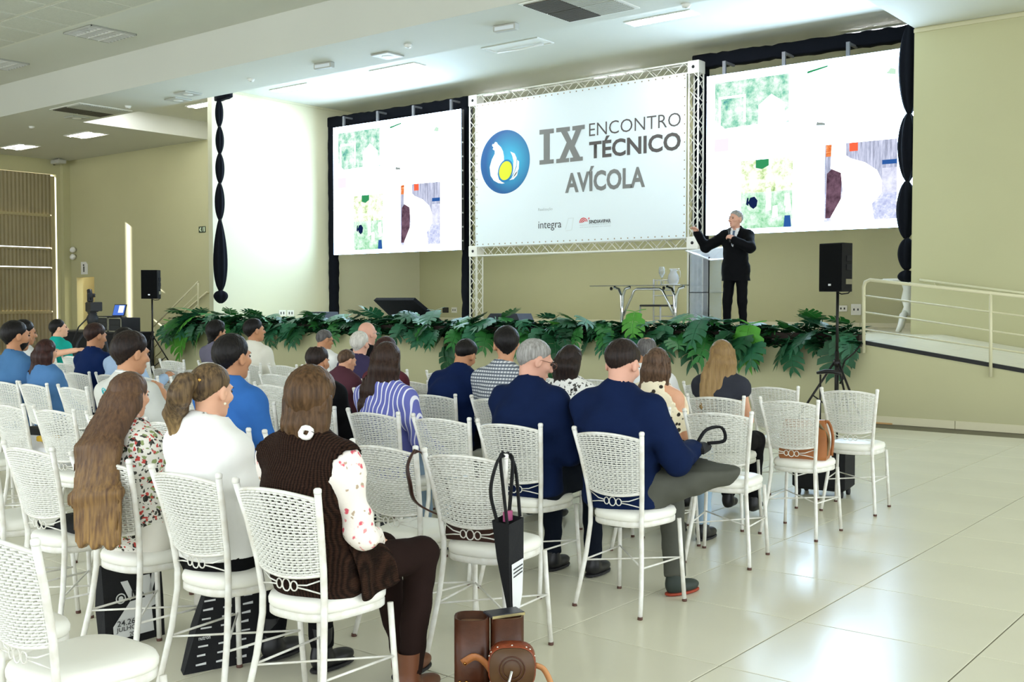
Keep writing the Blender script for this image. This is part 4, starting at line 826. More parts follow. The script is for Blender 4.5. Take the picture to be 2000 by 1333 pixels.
    allp = np.array([*SH, *EL, *WR, Hc, W, C, N]); 
    def box(pts, m): pts = np.array(pts); return pts.min(0)-m, pts.max(0)+m
    skin = SKIN[S.get('skin', 'light')]; parts = []
    lo, hi = box([HC], .165*s); lo[2] = HC[2]-.2*s; parts.append(snet(skin_head, lo, hi, hh)); parts.append(snet(skin_body, *box(allp, .2), h*1.15))
    for k in (0, 1):
        d = WR[k]-EL[k]; pn = S.get('palms', [V3(.5, .2, -1), V3(-.5, .2, -1)])[k]; gr = S.get('grips', ('relax', 'relax'))[k]; lo, hi = box([WR[k]+nrm(d)*.06], .125)
        hd = S.get('hdir', (None, None))[k]; hd = d if hd is None else hd
        parts.append(snet(lambda P: smin(hand_sdf(P, WR[k], np.array(hd, float), np.array(pn, float), .98*s*(.9 if fem else 1), gr, (1, -1)[k]), rc(P, WR[k]-nrm(d)*.05, WR[k]+nrm(np.array(hd, float))*.02, ar*.66, ar*.58), .015), lo, hi, .0048 if near else .0075))
    if S.get('legs_skin'):
        parts.append(snet(lambda P: np.minimum(rc(P, kn[0], an[0], .05, .036), rc(P, kn[1], an[1], .05, .036)), *box(kn+an, .1), h*1.2))
    o = link('person', npmesh('body', parts, skin), None, loc, (0, 0, rz)); tag(o, label, 'person', S.get('group'))
    def child(name, v, m, par=None):
        if len(v[0]): return link(name, npmesh(name, [v] if not isinstance(v, list) else v, m), par or o)
    # clothes
    sl = S.get('sleeve', (1.95, 1.95)); sl = (sl, sl) if not isinstance(sl, tuple) else sl; hem = S.get('hem', .075); nkr = S.get('neck_r', .064)
    def wedge(P, g): q = P-N; x, y, z = q@R2, q@F2, q@U2; return np.maximum(np.maximum(np.abs(x)-.068*np.clip(z+.25, 0, .3)/.25-g, .03-y), -(z+.25)-g)
    if S.get('jacket'): FRONT = lambda P: np.maximum(np.maximum(torso(P, .011), wedge(P, .02)), (P-N)@U2-.01)
    def shirt(P):
        g = S.get('loose', .012); L = [torso(P, g)]
        if sl[0] > 0 and not S.get('vest'): L += [arm(P, 0, g+(.01 if sl[0] < 1 else .005), sl[0]), arm(P, 1, g+(.01 if sl[1] < 1 else .005), sl[1])]
        d = smins(L, .03)+clothnoise(P, .0045 if near else .003)
        d = np.maximum(d, -((P-Hc)@U+hem)); d = np.maximum(d, -rc(P, nk0+U2*.075*s+F2*.02, N+U2*.16*s+F2*.04, nkr, nkr*1.3))
        for k in (0, 1):
            if S.get('vest'): d = np.maximum(d, -rc(P, SH[k]+R2*(k*2-1)*.012, SH[k]+R2*(k*2-1)*.2-U2*.12, .068, .15))
            elif sl[k] < 1: e = SH[k]+(EL[k]-SH[k])*sl[k]; ax = nrm(EL[k]-SH[k]); d = np.where((P-SH[k])@(R2*(k*2-1)) > -.02, np.maximum(d, (P-e)@ax), d)
        if S.get('jacket'): d = np.maximum(d, -wedge(P, 0))
        if S.get('offsh'): d = np.maximum(d, -rc(P, SH[1]+U2*.05, SH[1]+R2*.1-U2*.05, .075, .06))
        return d
    pts = [*SH, Hc, W, C, N]+[EL[k] for k in (0, 1) if sl[k] > .5]+[WR[k] for k in (0, 1) if sl[k] > 1]
    child(S.get('top_name', 'shirt'), snet(shirt, *box(pts, .2), h), S['top'])
    if S.get('jacket'): child('shirt_front', snet(FRONT, *box([N, C, *SH], .2), .009), S['collar'])
    if S.get('vest'):
        for k in (0, 1):
            lo, hi = box([SH[k], EL[k], WR[k]], .12); child('blouse_sleeve', snet(lambda P: np.maximum(smin(arm(P, k, .016, 1.95), ell(P, SH[k]-U2*.02, (.08, .08, .086)), .03)+clothnoise(P, .006), -rc(P, WR[k], WR[k]+nrm(WR[k]-EL[k])*.1, .03, .03)), lo, hi, h*.9), S['vest'])
    if S.get('collar'):
        def col(P):
            q = P-(N+U2*(.012)*s); hgt = q@U2; v = q-hgt[:, None]*U2; rho = np.linalg.norm(v, axis=1); d = np.maximum(np.abs(rho-(.071-.12*hgt))-.0065, np.abs(hgt-.012+.25*(v@F2))-.026); return np.maximum(d, .055-np.abs(0)-0*rho) if False else np.maximum(d, (v@F2)-.062)
        lo, hi = box([N+U2*.02], .12); child('collar', snet(col, lo, hi, .0062 if near else .009), S['collar'])
    if S.get('lanyard'):
        def lan(P):
            q = P-(N+U2*-.004*s); hgt = q@U2; v = q-hgt[:, None]*U2; rho = np.linalg.norm(v, axis=1); return np.maximum(np.sqrt((rho-.083)**2+(hgt+.005+.3*(v@F2))**2)-.0075, (v@F2)-.05)
        lo, hi = box([N], .12); child('lanyard', snet(lan, lo, hi, .006), mat('black lanyard', '15161a', .5))
    # trousers or skirt
    lr = S.get('leg', 1.0)
    def trousers(P):
        L = [ecap(P, Hc-U*.05, Hc+U*.09, (.172*bd, .125*bd), (.15*bd*HB, .112*bd), R)]
        for k in (0, 1): L.append(smin(rc(P, hp_[k], kn[k], .092*lr*math.sqrt(bd), .066*lr), rc(P, kn[k], an[k], .064*lr, .05*lr), .03))
        d = smins(L, .035)+clothnoise(P, .004); d = np.maximum(d, (P-Hc)@U-.1)
        for k in (0, 1): ax = nrm(an[k]-kn[k]); d = np.where(np.linalg.norm(P-an[k], axis=1) < .13, np.maximum(d, (P-an[k])@ax-.005), d)
        return d
    child(S.get('bot_name', 'trousers'), snet(trousers, *box([Hc, *hp_, *kn, *an], .16), h*1.12), S['bottom'])
    for k in (0, 1):
        t = nrm(np.array(toe[k], float)); a = an[k]; upv = V3(0, 0, 1) if sit is not None else U
        up = S.get('foot_up', (None, None))[k]; up = V3(0, 0, 1) if up is None else nrm(np.array(up, float)); sd = nrm(np.cross(t, up))
        def shoe(P):
            q = P-a; y, z, x = q@t, q@up, q@sd; Q = np.stack([x, y, z], 1)
            d = smin(ell(Q, V3(0, .075, -.062), (.043, .1, .036)), ell(Q, V3(0, -.01, -.045), (.037, .05, .052)), .03); d = smin(d, rc(Q, V3(0, -.005, -.03), V3(0, -.005, .03 if not S.get('boots') else .12), .043, .045), .02)
            return np.maximum(np.maximum(d, -(z+.092)), z-(.02 if not S.get('boots') else .1))
        lo, hi = box([a, a+t*.17, a-V3(0, 0, .05)], .09); so = child('shoe', snet(shoe, lo, hi, .008 if near else .012), S.get('shoe') or mat('black leather shoe', '17171a', .4))
        if near and so is not None:
            sole = lambda P: np.maximum(np.maximum(ell(np.stack([(P-a)@sd, (P-a)@t, (P-a)@up], 1), V3(0, .055, -.088), (.048, .125, .02)), -((P-a)@up+.098)), (P-a)@up+.082)
            child('sole', snet(sole, lo, hi, .008), S.get('sole') or mat('dark rubber', '222224', .7), so)
    # face details
    Hmat = Matrix.Translation(Vector(HC)) @ M.to_4x4() @ Matrix.Scale(s*hs, 4)
    def hchild(b, name, m): me = b.mesh(name, m); me.transform(Hmat); return link(name, me, o)
    for k in (-1, 1):
        hchild(MB().lathe([(.0, -.0075), (.006, -.005), (.0085, 0), (.006, .005), (0, .0075)], 10, (k*.032, .089, .006)), 'eye', EYEW)
        if S.get('brow', True): hchild(MB().tube([(k*.016, .0975, .022), (k*.032, .097, .027), (k*.048, .087, .022)], [.0035, .004, .002], 6, flat=(1, .7)), 'eyebrow', S.get('hairm') or HAIR['dkgrey'])
    hchild(MB().tube([(-.021, .094, -.0665), (0, .1035, -.065), (.021, .094, -.0665)], [.002, .0055, .002], 6), 'lips', LIP)
    st = S.get('hair'); hm = S.get('hairm')
    if st:
        lo, hi = box([HC], .16*s*hs)
        hfun = lambda P: hair_sdf(headq(P), st)*s*hs
        hv = [snet(hfun, lo, hi, hh)]
        ch = st.get('chain')     # falling hair: points in the person's frame with half widths and half depths
        if ch:
            if st.get('rel', True): ch = [(HC+HM@V3(*p)*s*hs if k < st.get('nh', 2) else (V3(HC[0]+p[0], p[1], HC[2]+p[2]) if st.get('absy') else HC+V3(*p)*s*hs), rx, ry) for k, (p, rx, ry) in enumerate(ch)]
            xr = nrm(HM@V3(1, 0, 0)); 
            def cf(P):
                L = [ecap(P, ch[i][0], ch[i+1][0], (ch[i][1], ch[i][2]), (ch[i+1][1], ch[i+1][2]), xr) for i in range(len(ch)-1)]; d = smins(L, .025); x = (P-HC)@xr
                d = d+st.get('wave', .003)*np.sin(x*150+2.5*np.sin(P[:, 2]*9))*1.0+.002*np.sin(x*370+P[:, 2]*14)
                e = ch[-1][0]; return np.maximum(d, e[2]-P[:, 2]+.012*np.sin(x*90)) if st.get('trim', True) else d
            cp = np.array([c[0] for c in ch]); mr = max(c[1] for c in ch)+.03; hv.append(snet(cf, cp.min(0)-mr, cp.max(0)+mr, .0075 if near else .011))
        hm_ = st.get('m') or hm; ho = child('hair', hv, hm_)
        if st.get('tie'): hchild(st['tie'], 'hair_tie', st['tiem'])
    if S.get('beard'):
        bf = lambda P: (lambda q: np.maximum(np.maximum(ell(q, V3(0, .028, -.042), (.058, .0685, .0775)), q[:, 2]+.035+.35*np.maximum(0, .05-q[:, 1])), -ell(q, V3(0, .1, -.066), (.024, .03, .012)))*s*hs)(headq(P))
        lo, hi = box([HC], .15*s); child('beard', snet(bf, lo, hi, hh), hm)
    if S.get('glasses'):
        g = MB()
        for k in (-1, 1):
            g.tube([(k*.034+.024*math.cos(a), .112+.002*math.cos(a), .003+.018*math.sin(a)) for a in [2*math.pi*j/16 for j in range(17)]], .0018, 5, cap=False); g.tube([(k*.058, .111, .008), (k*.078, .08, .012), (k*.083, .0, .008), (k*.08, -.02, -.008)], .002, 5)
        g.tube([(-.011, .113, .007), (0, .118, .009), (.011, .113, .007)], .0018, 5); hchild(g, 'glasses', S['glasses'])
    if S.get('earring'):
        for k in (-1, 1): hchild(MB().lathe([(0, -.006), (.005, -.004), (.0065, 0), (.005, .004), (0, .006)], 8, (k*.083, .0, -.048)), 'earring', mat('pearl', 'efe6cf', .25))
    return dict(o=o, HC=HC, HM=HM, s=s, N=N, SH=SH, EL=EL, WR=WR, Hmat=Hmat, top=top(s))
def seat(r, k, hyl, zt, label, **S):
    t = CHAIR[r, k]; bd = S.get('build', 1.0); S['hipy'] = .2+.14*(bd-1); ymin = .118*bd+.03+S.get('loose', .012)
    lean = math.asin(max(-.32, min(.6, (hyl-S['hipy']-.04)/.61))); lmin = math.asin((ymin-S['hipy'])/.34)
    if lean < lmin: S['dx'] = S.get('dx', 0)-min(.09, .61*(math.sin(lmin)-math.sin(lean))*.75); lean = lmin
    S['lean'] = math.degrees(lean); S['zt'] = zt; S['near'] = S.get('near', (-t.location.x*.624+t.location.y*.781) < 6.8); hd = S.get('head', (0, 0, 0)); S['head'] = (hd[0]-30, hd[1], hd[2])
    return person(t.location, t.rotation_euler.z, label, S)
# ------------------------------------------------------------------ the audience
NAVY = cloth('navy', '101f42'); BLACKC = cloth('black', '111113'); WHITEC = cloth('white', 'f0f0ec', .04); JEAN = cloth('dark jeans', '131924'); LJEAN = cloth('light jeans', '9db6cc'); DENIM = cloth('denim blue', '4f79a8'); GREYT = cloth('grey trousers', '56574f'); KHAKI = cloth('beige cotton', 'b3a88e'); BROWNT = cloth('dark brown cotton', '241714')
BRSHOE = mat('brown leather shoe', '6b4029', .45)
GOLD = mat('gold beads', 'd9a45a', .2, 1); GL_M = mat('brown spectacle frame', '6a3f2c', .3); GL_D = mat('dark spectacle frame', '1c1c20', .3)
SHORT = dict(); 
def longh(L, w=.1, y=-.07, d=.035, **k): return dict(vol=.016, nz=-.1, fz=.06, chain=[((0, -.035, .04), .082, .058), ((0, -.07, -.05), .088, .05), ((0, y-.02, -.12-L*.2), w, d), ((0, y-.03, -L*.7), w, d*.8), ((0, y-.04, -L), w*.9, d*.6)], **k)
# back rows, nearest the camera
tie = MB()
for a in ((0, -.004), (.018, .004), (.009, -.018)): tie.lathe([(0, -.01), (.008, -.006), (.0105, 0), (.008, .006), (0, .01)], 10, (a[0]+.01, -.108, .045+a[1]))
TN = MB().tube([(.03+.022*math.cos(a), -.122+.006*math.sin(3*a), -.125+.02*math.sin(a)) for a in [2*math.pi*k/12 for k in range(13)]], .011, 8, cap=False)
P1 = seat(1, 0, .18, 1.304, 'woman in brown knit vest and floral sleeves, low ponytail with white tie', fem=True, sh=1.02, build=1.06, skin='fair', near=True, top=pattern('brown cable knit', 'knit', '3a261c', ['1f130d'], 26), top_name='vest', vest=pattern('rose print', 'floral', 'f1e9e0', ['d8606e', 'e59a9a', 'b9a48c'], 17, .15), bottom=BROWNT, leg=1.0, hem=.11, neck_r=.06, collar=cloth('brown shawl collar', '38241c'),
    hairm=hairm('ash brown', '644a31', '3a2816'), head=(8, 4, 0), hair=dict(vol=.026, nz=-.13, fz=.055, rip=.002, chain=[((.0, -.045, .0), .09, .055), ((.0, -.062, -.09), .082, .05), ((.03, -.06, -.165), .055, .042), ((.06, -.04, -.22), .04, .03)], nh=3, tie=TN, tiem=mat('white scrunchie', 'f3f1ec', .7)), wrists=[V3(-.08, .46, .66), V3(.1, .42, .66)], knees=[V3(-.06, .62, .56), V3(.12, .66, .56)], ankles=[V3(-.02, .72, .12), V3(.16, .54, .12)], shoe=BRSHOE, boots=True, turn=0, loose=.018)
def hm_child(P, b, name, m): me = b.mesh(name, m); me.transform(P['Hmat']); return link(name, me, P['o'])
P2 = seat(1, 1, .1, 1.303, 'woman in white blouse with high streaked ponytail and pearl earring', fem=True, skin='fair', near=True, top=cloth('white blouse', 'f5f5f1', .04, .7), bottom=BLACKC, hem=.03, loose=.02, collar=cloth('white blouse', 'f5f5f1', .04, .7), hairm=hairm('streaked brown', '41332a', '251b15'), head=(22, 6, 0), earring=True,
    hair=dict(vol=.01, nz=-.055, fz=.07, rip=.0008, rough=.0004, chain=[((-.0, -.105, .04), .03, .03), ((-.01, -.15, .035), .036, .034), ((-.015, -.175, -.02), .042, .038), ((-.12, -.1, -.1), .045, .04), ((-.12, -.08, -.21), .032, .028)], nh=3, trim=True, m=ombre('ponytail streaks', '33271f', 'b89a66', .97, 1.13, '7a6344'), tie=tie, tiem=GOLD), ankles=[V3(-.14, .56, .11), V3(.12, .6, .1)], boots=True, shoe=mat('black boot leather', '18181b', .4))
P3 = seat(1, 2, .07, 1.25, 'woman with very long straight hair hanging over the chair back', fem=True, skin='light', near=True, dx=.05, top=pattern('white print blouse', 'floral', 'e9e6dc', ['33312e', '8f9d6a', 'c8514a', '4a4a44'], 22), sleeve=1.9, bottom=cloth('cream cotton', 'ece8dd', .05), hem=.1, head=(14, 4, 0), hairm=hairm('long brown', '43332a', '2a1f18'),
    hair=dict(vol=.014, nz=-.1, fz=.06, wave=.0012, m=ombre('long ombre hair', '49352a', 'a9854f', .55, 1.02, '6b5039'), chain=[((0, -.035, .05), .08, .058), ((0, -.075, -.04), .088, .052), ((.04, -.02, -.2), .1, .042), ((.1, -.065, -.38), .112, .032), ((.13, -.085, -.58), .112, .022)], absy=True))
P8 = seat(2, 3, .1, 1.368, 'broad man in bright blue shirt behind the ponytail woman', dx=-.1, skin='tan', near=True, build=1.12, top=cloth('bright blue', '3569b0'), collar=cloth('bright blue', '3569b0'), bottom=JEAN, hairm=HAIR['black'], hair=dict(vol=.012), head=(22, 0, 0), beard=False, loose=.02)
P9 = seat(2, 5, .12, 1.364, 'man in pale grey polo shirt with small teal back print', skin='olive', near=True, build=1.05, top=cloth('pale grey polo', 'cfd0c8', .05), sleeve=.75, collar=cloth('white polo collar', 'e8e8e2', .04), bottom=JEAN, hairm=HAIR['dkbrown'], hair=dict(vol=.018, nz=-.085), head=(32, 8, 0), lean=0, hunch=10, wrists=[V3(-.1, .42, .66), V3(.13, .28, 1.0)], palms=[V3(.5, .2, -1), V3(-.6, -.2, 0)], grips=('relax', 'fist'))
# small round print on the back of the polo
b = MB(); 
for r_, n_ in ((.026, 20), (.015, 14)): b.tube([(r_*math.cos(a)*.8, 0, r_*math.sin(a)) for a in [2*math.pi*k/n_ for k in range(n_+1)]], .0028, 5, cap=False)
bo = b.obj('printed_mark', mat('teal print', '3bb0b8', .6), P9['o'], tuple(P9['N']+V3(-.07, -.0, -.06)), (0.35, 0, 0))
bo.location.y = P9['N'][1]-.105
# fourth row from the back
P4 = seat(3, 0, .12, 1.335, 'heavy man in navy shirt and grey trousers, ankle on knee', skin='pink', near=True, build=1.22, sh=1.12, top=NAVY, collar=NAVY, lanyard=True, bottom=GREYT, leg=1.14, hairm=HAIR['dkbrown'], hair=dict(vol=.012, nz=-.06), head=(28, 24, 0), hunch=12, belly=True, loose=.02, hs=1.06,
    knees=[V3(.0, .62, .6), V3(.4, .46, .7)], ankles=[V3(.1, .5, .1), V3(-.04, .64, .69)], toes=[V3(.25, 1, 0), V3(-.8, .1, -.55)], foot_up=(None, V3(-.5, .2, .8)), wrists=[V3(-.02, .5, .78), V3(.2, .5, .78)], shoe=mat('dark running shoe', '2c352f', .6), sole=mat('orange and black sole', '9a3a22', .6))
P5 = seat(3, 1, .22, 1.339, 'grey haired man in navy shirt and glasses looking right', skin='pink', near=True, build=1.12, sh=1.06, top=NAVY, collar=NAVY, lanyard=True, bottom=JEAN, hairm=HAIR['grey'], hair=dict(vol=.006, nz=-.06, fz=.078), head=(56, 18, 0), hunch=14, glasses=GL_M, loose=.018, knees=[V3(-.1, .62, .56), V3(.16, .62, .56)], ankles=[V3(-.06, .55, .1), V3(.2, .56, .1)], wrists=[V3(0, .46, .76), V3(.1, .46, .78)], turn=8)
P6 = seat(3, 3, .12, 1.302, 'woman with long dark brown hair in blue striped blouse', fem=True, skin='light', near=True, top=pattern('blue striped', 'stripes', '6a6fb4', ['e9e9f2'], 11), bottom=LJEAN, head=(4, 4, 0), hairm=hairm('espresso', '3d2b22', '241812'), sh=.95, loose=.018, hair=longh(.42, .12, -.06, .042), wrists=[V3(-.1, .42, .64), V3(.2, .4, .62)])
P7 = seat(3, 4, .04, 1.274, 'man in black top with thinning crown', skin='tan', near=True, build=1.16, top=BLACKC, bottom=JEAN, hairm=HAIR['dkbrown'], hair=dict(vol=.008, nz=-.06, thin=True), head=(18, 10, 0), loose=.02, dx=-.03)
P13 = seat(3, 10, .06, 1.247, 'woman with brown hair in denim shirt at the left', fem=True, skin='light', top=DENIM, bottom=JEAN, hairm=HAIR['auburn'], head=(14, 2, 0), hair=longh(.3, .1, -.04, .045))
P12 = seat(3, 11, .05, 1.383, 'bearded man in denim shirt cut by the left edge', skin='tan', top=cloth('denim mid blue', '49739f'), collar=cloth('denim mid blue', '49739f'), bottom=JEAN, hairm=HAIR['black'], hair=dict(vol=.012), head=(40, 0, 0), beard=True, build=1.1)
# third row from the front
PLAID = pattern('grey plaid', 'check', 'd9dbdc', ['9aa0a8', '5d646f'], 14)
P26 = seat(4, 1, .17, 1.262, 'brown haired woman in dotted cold-shoulder blouse', fem=True, skin='light', top=pattern('cream dotted', 'dots', 'efe3c6', ['3a342c'], 22), sleeve=.8, offsh=True, bottom=LJEAN, hairm=HAIR['brown'], head=(10, 4, 0), hair=longh(.27, .085, -.03, .04), dx=.03)
P25 = seat(4, 2, .05, 1.263, 'woman with long brown hair in black and white top', fem=True, skin='light', top=pattern('black and white print', 'floral', 'ecebe6', ['2c2b2a', '55534f'], 26), sleeve=1.3, bottom=JEAN, hairm=HAIR['dkbrown'], head=(25, 10, 6), hair=longh(.36, .09, -.05, .04), dx=-.04)
P24 = seat(4, 3, .1, 1.371, 'dark haired young man in grey plaid shirt', skin='olive', top=PLAID, collar=PLAID, bottom=JEAN, hairm=HAIR['black'], hair=dict(vol=.014, nz=-.085), head=(-10, 12, 0), hunch=12)
P23 = seat(4, 4, .33, 1.265, 'man in dark navy shirt leaning forward with head bowed', skin='tan', top=cloth('deep navy', '0f2048'), collar=cloth('deep navy', '0f2048'), bottom=JEAN, hairm=HAIR['black'], hair=dict(vol=.012, nz=-.06), head=(25, 28, 8), hunch=20, build=1.08)
P21 = seat(4, 5, .13, 1.287, 'auburn haired woman behind the striped blouse', fem=True, skin='light', top=cloth('wine', '5b2c34'), bottom=JEAN, hairm=HAIR['auburn'], head=(20, 0, 0), hair=longh(.3, .1, -.03, .05))
P22 = seat(4, 6, .3, 1.14, 'small person with hair pulled back beside the black top', fem=True, skin='light', top=cloth('plum', '54323c'), bottom=JEAN, hairm=HAIR['brown'], head=(40, 12, 0), hair=dict(vol=.008, nz=-.06), hunch=16)
P15 = seat(4, 11, .15, 1.31, 'black haired person in light blue shirt mostly hidden', skin='tan', top=cloth('light blue shirt', 'a9c0dc'), bottom=JEAN, hairm=HAIR['black'], hair=dict(vol=.014), head=(30, 15, 0), wrists=[V3(.0, .45, .8), V3(.22, .42, .86)])
P10 = seat(4, 12, .2, 1.346, 'man in navy polo with small white neck print', skin='tan', top=cloth('navy polo', '0f2450'), sleeve=.75, bottom=JEAN, hairm=hairm('dark auburn', '3a2620', '241713'), hair=dict(vol=.012), head=(30, 10, 0), build=1.1)
P14 = seat(4, 14, .1, 1.365, 'dark haired man in pale polo behind the bearded man', skin='tan', top=cloth('pale polo', 'c9cbc8', .05), sleeve=.75, bottom=JEAN, hairm=HAIR['black'], hair=dict(vol=.012), head=(46, 6, 0))
# second row from the front
P28 = seat(5, 1, .15, 1.279, 'woman with long dark blonde hair in dark sleeveless top', fem=True, skin='light', top=cloth('charcoal', '34363e'), sleeve=.25, bottom=BLACKC, hairm=HAIR['blonde'], head=(4, 2, 0), hair=dict(vol=.018, nz=-.1, fz=.06, m=ombre('blonde lengths', '7a6040', 'a88b5c', .75, 1.2, '8d7248'), chain=[((0, -.035, .04), .085, .06), ((0, -.075, -.05), .092, .05), ((.0, -.1, -.2), .13, .035), ((.04, -.12, -.36), .14, .03), ((.07, -.12, -.47), .1, .02)]), ankles=[V3(-.1, .6, .13), V3(.1, .55, .13)])
P27 = seat(5, 2, .03, 1.297, 'balding man in white polo shirt beside the blonde woman', skin='tan', top=cloth('white polo', 'f1f2f2', .04), sleeve=.8, collar=cloth('grey blue collar', '8e9bb0'), bottom=JEAN, hairm=HAIR['dkgrey'], hair=dict(vol=.006, nz=-.06, thin=True), head=(14, 6, 0), build=1.1, wrists=[V3(-.1, .42, .64), V3(.22, .4, .64)])
P19 = seat(5, 7, .02, 1.29, 'white haired man in purple shirt', skin='pink', top=cloth('aubergine', '3b3450'), bottom=JEAN, hairm=HAIR['silver'], hair=dict(vol=.016, nz=-.085, rough=.003), head=(20, 2, 0), build=1.08, dx=-.05)
# front row
P20 = seat(6, 9, .2, 1.35, 'bald man in black shirt and glasses', skin='pink', top=BLACKC, bottom=BLACKC, head=(34, 4, 0), glasses=mat('thin silver frame', '8d8d90', .3, .8), brow=False, build=1.08)
P18 = seat(6, 10, .1, 1.269, 'grey haired man in white shirt and dark glasses', skin='tan', top=WHITEC, bottom=JEAN, hairm=HAIR['dkgrey'], hair=dict(vol=.008, fz=.075), head=(48, 12, 0), glasses=GL_D)
P17 = seat(6, 12, .08, 1.36, 'black haired man in cream shirt and lanyard', skin='tan', top=cloth('cream shirt', 'e4e0d2', .05), bottom=JEAN, hairm=HAIR['black'], hair=dict(vol=.016), head=(48, -4, 0), build=1.12, lanyard=True)
P16 = seat(6, 13, .05, 1.33, 'black haired woman in grey purple top', fem=True, skin='olive', top=cloth('grey purple', '6b6878'), bottom=JEAN, hairm=HAIR['black'], hair=dict(vol=.03, nz=-.14, rough=.004), head=(40, 4, 0), sleeve=.8)
P11 = seat(6, 18, .15, 1.33, 'man in teal polo with arm over the next chair', skin='fair', top=cloth('teal polo', '19a596'), sleeve=.75, bottom=JEAN, hairm=HAIR['black'], hair=dict(vol=.01), head=(50, -8, 0), build=1.1, wrists=[V3(-.1, .42, .64), V3(.5, .08, .97)], poles=[V3(-.6, -.5, -1), V3(.2, -1, -.3)])
# ------------------------------------------------------------------ the speaker on stage
px_, Ysp = 1437, 14.2; sp_ = atY(px_, 500, Ysp); SUIT = cloth('black suit', '090a0e', .08, .75)
hgt = atY(px_, 412, Ysp).z-HS
SPK = person((sp_.x, Ysp, HS), math.pi+.12, 'grey haired man in black suit speaking into a microphone on stage', dict(sit=False, s=hgt/1.726, near=True, skin='pink', build=1.02, top=SUIT, top_name='jacket', hem=.3, jacket=True, loose=.022, bottom=SUIT, leg=1.02, hairm=HAIR['grey'], hair=dict(vol=.006, fz=.08), head=(22, -2, 0), hunch=0, lean=1, neck_r=.068,
    collar=cloth('white shirt collar', 'f2f3f5', .03), wrists=[V3(-.1, .36, 1.37), V3(.5, .24, 1.5)], poles=[V3(-1, -.2, -.8), V3(.3, -.3, -1)], grips=('fist', 'hold'), palms=[V3(.8, -.4, 0), V3(.1, .8, -.5)], hdir=(V3(.55, .1, .55), None), knees=[V3(-.11, .02, .5), V3(.11, .03, .5)], ankles=[V3(-.12, -.02, .1), V3(.12, .02, .1)], toes=[V3(-.25, 1, 0), V3(.25, 1, 0)]))
o = SPK['o']; N = SPK['N']; s_ = SPK['s']
b = MB(); b.prism([Vector(N)+Vector(v) for v in ((-.016, .075, .0), (.016, .075, .0), (.012, .09, -.035), (.024, .128, -.13), (0, .145, -.22), (-.024, .128, -.13), (-.012, .09, -.035))], (0, .012, 0)); b.obj('tie', cloth('grey blue tie', '5d6f88'), o)
for k in (0, 1): w0, e0 = SPK['WR'][k], SPK['EL'][k]; d = nrm(w0-e0); MB().tube([Vector(w0-d*.035), Vector(w0-d*.0)], .036, 12).obj('shirt_cuff', cloth('white shirt collar', 'f2f3f5', .03), o)
# microphone in his left hand
wl = SPK['WR'][0]; hd = nrm(V3(.55, .1, .55)); mth = SPK['HC']+SPK['HM']@V3(0, .13, -.07)*s_; p0 = wl+hd*.06+nrm(V3(.8, -.4, 0))*.02; dr = nrm(mth-p0); Mw = Matrix.Translation((sp_.x, Ysp, HS)) @ Matrix.Rotation(math.pi+.12, 4, 'Z')
t = empty('microphone', Mw @ Vector(p0), 0, 'black handheld microphone held to the speaking man', 'microphone'); q = lambda v: Vector((Mw.to_3x3() @ Vector(v)))
L = min(.2, np.linalg.norm(mth-p0)); MB().tube([q(-dr*.1), q(dr*.02), q(dr*(L-.05))], [.012, .014, .018], 10).obj('handle', mat('black mic body', '17171a', .4), t); MB().tube([q(dr*(L-.05)), q(dr*(L-.035)), q(dr*(L-.015)), q(dr*L)], [.02, .026, .024, .012], 12).obj('grille', mat('dark mesh', '3a3a3e', .4, .7), t)
# brown hem panel of the vest spilling over the seat edge beside the woman
b = MB(); Rr = []
for i in range(9):
    u = i/8; y = .2+.22*u; Rr.append([(.165+.03*math.sin(u*3), y-.03, .72-.06*u), (.2+.012*math.sin(u*9), y, .62-.03*u), (.205+.014*math.sin(u*11+1), y+.01, .53-.02*u), (.2+.012*math.sin(u*10), y+.02, .475+.05*u*u)])
o_ = b.loft(Rr, closed=False).obj('vest_hem', pattern('brown cable knit', 'knit', '3a261c', ['1f130d'], 26), P1['o'])
md = o_.modifiers.new('thickness', 'SOLIDIFY'); md.thickness = .012; md2 = o_.modifiers.new('smooth', 'SUBSURF'); md2.levels = 1; md2.render_levels = 2
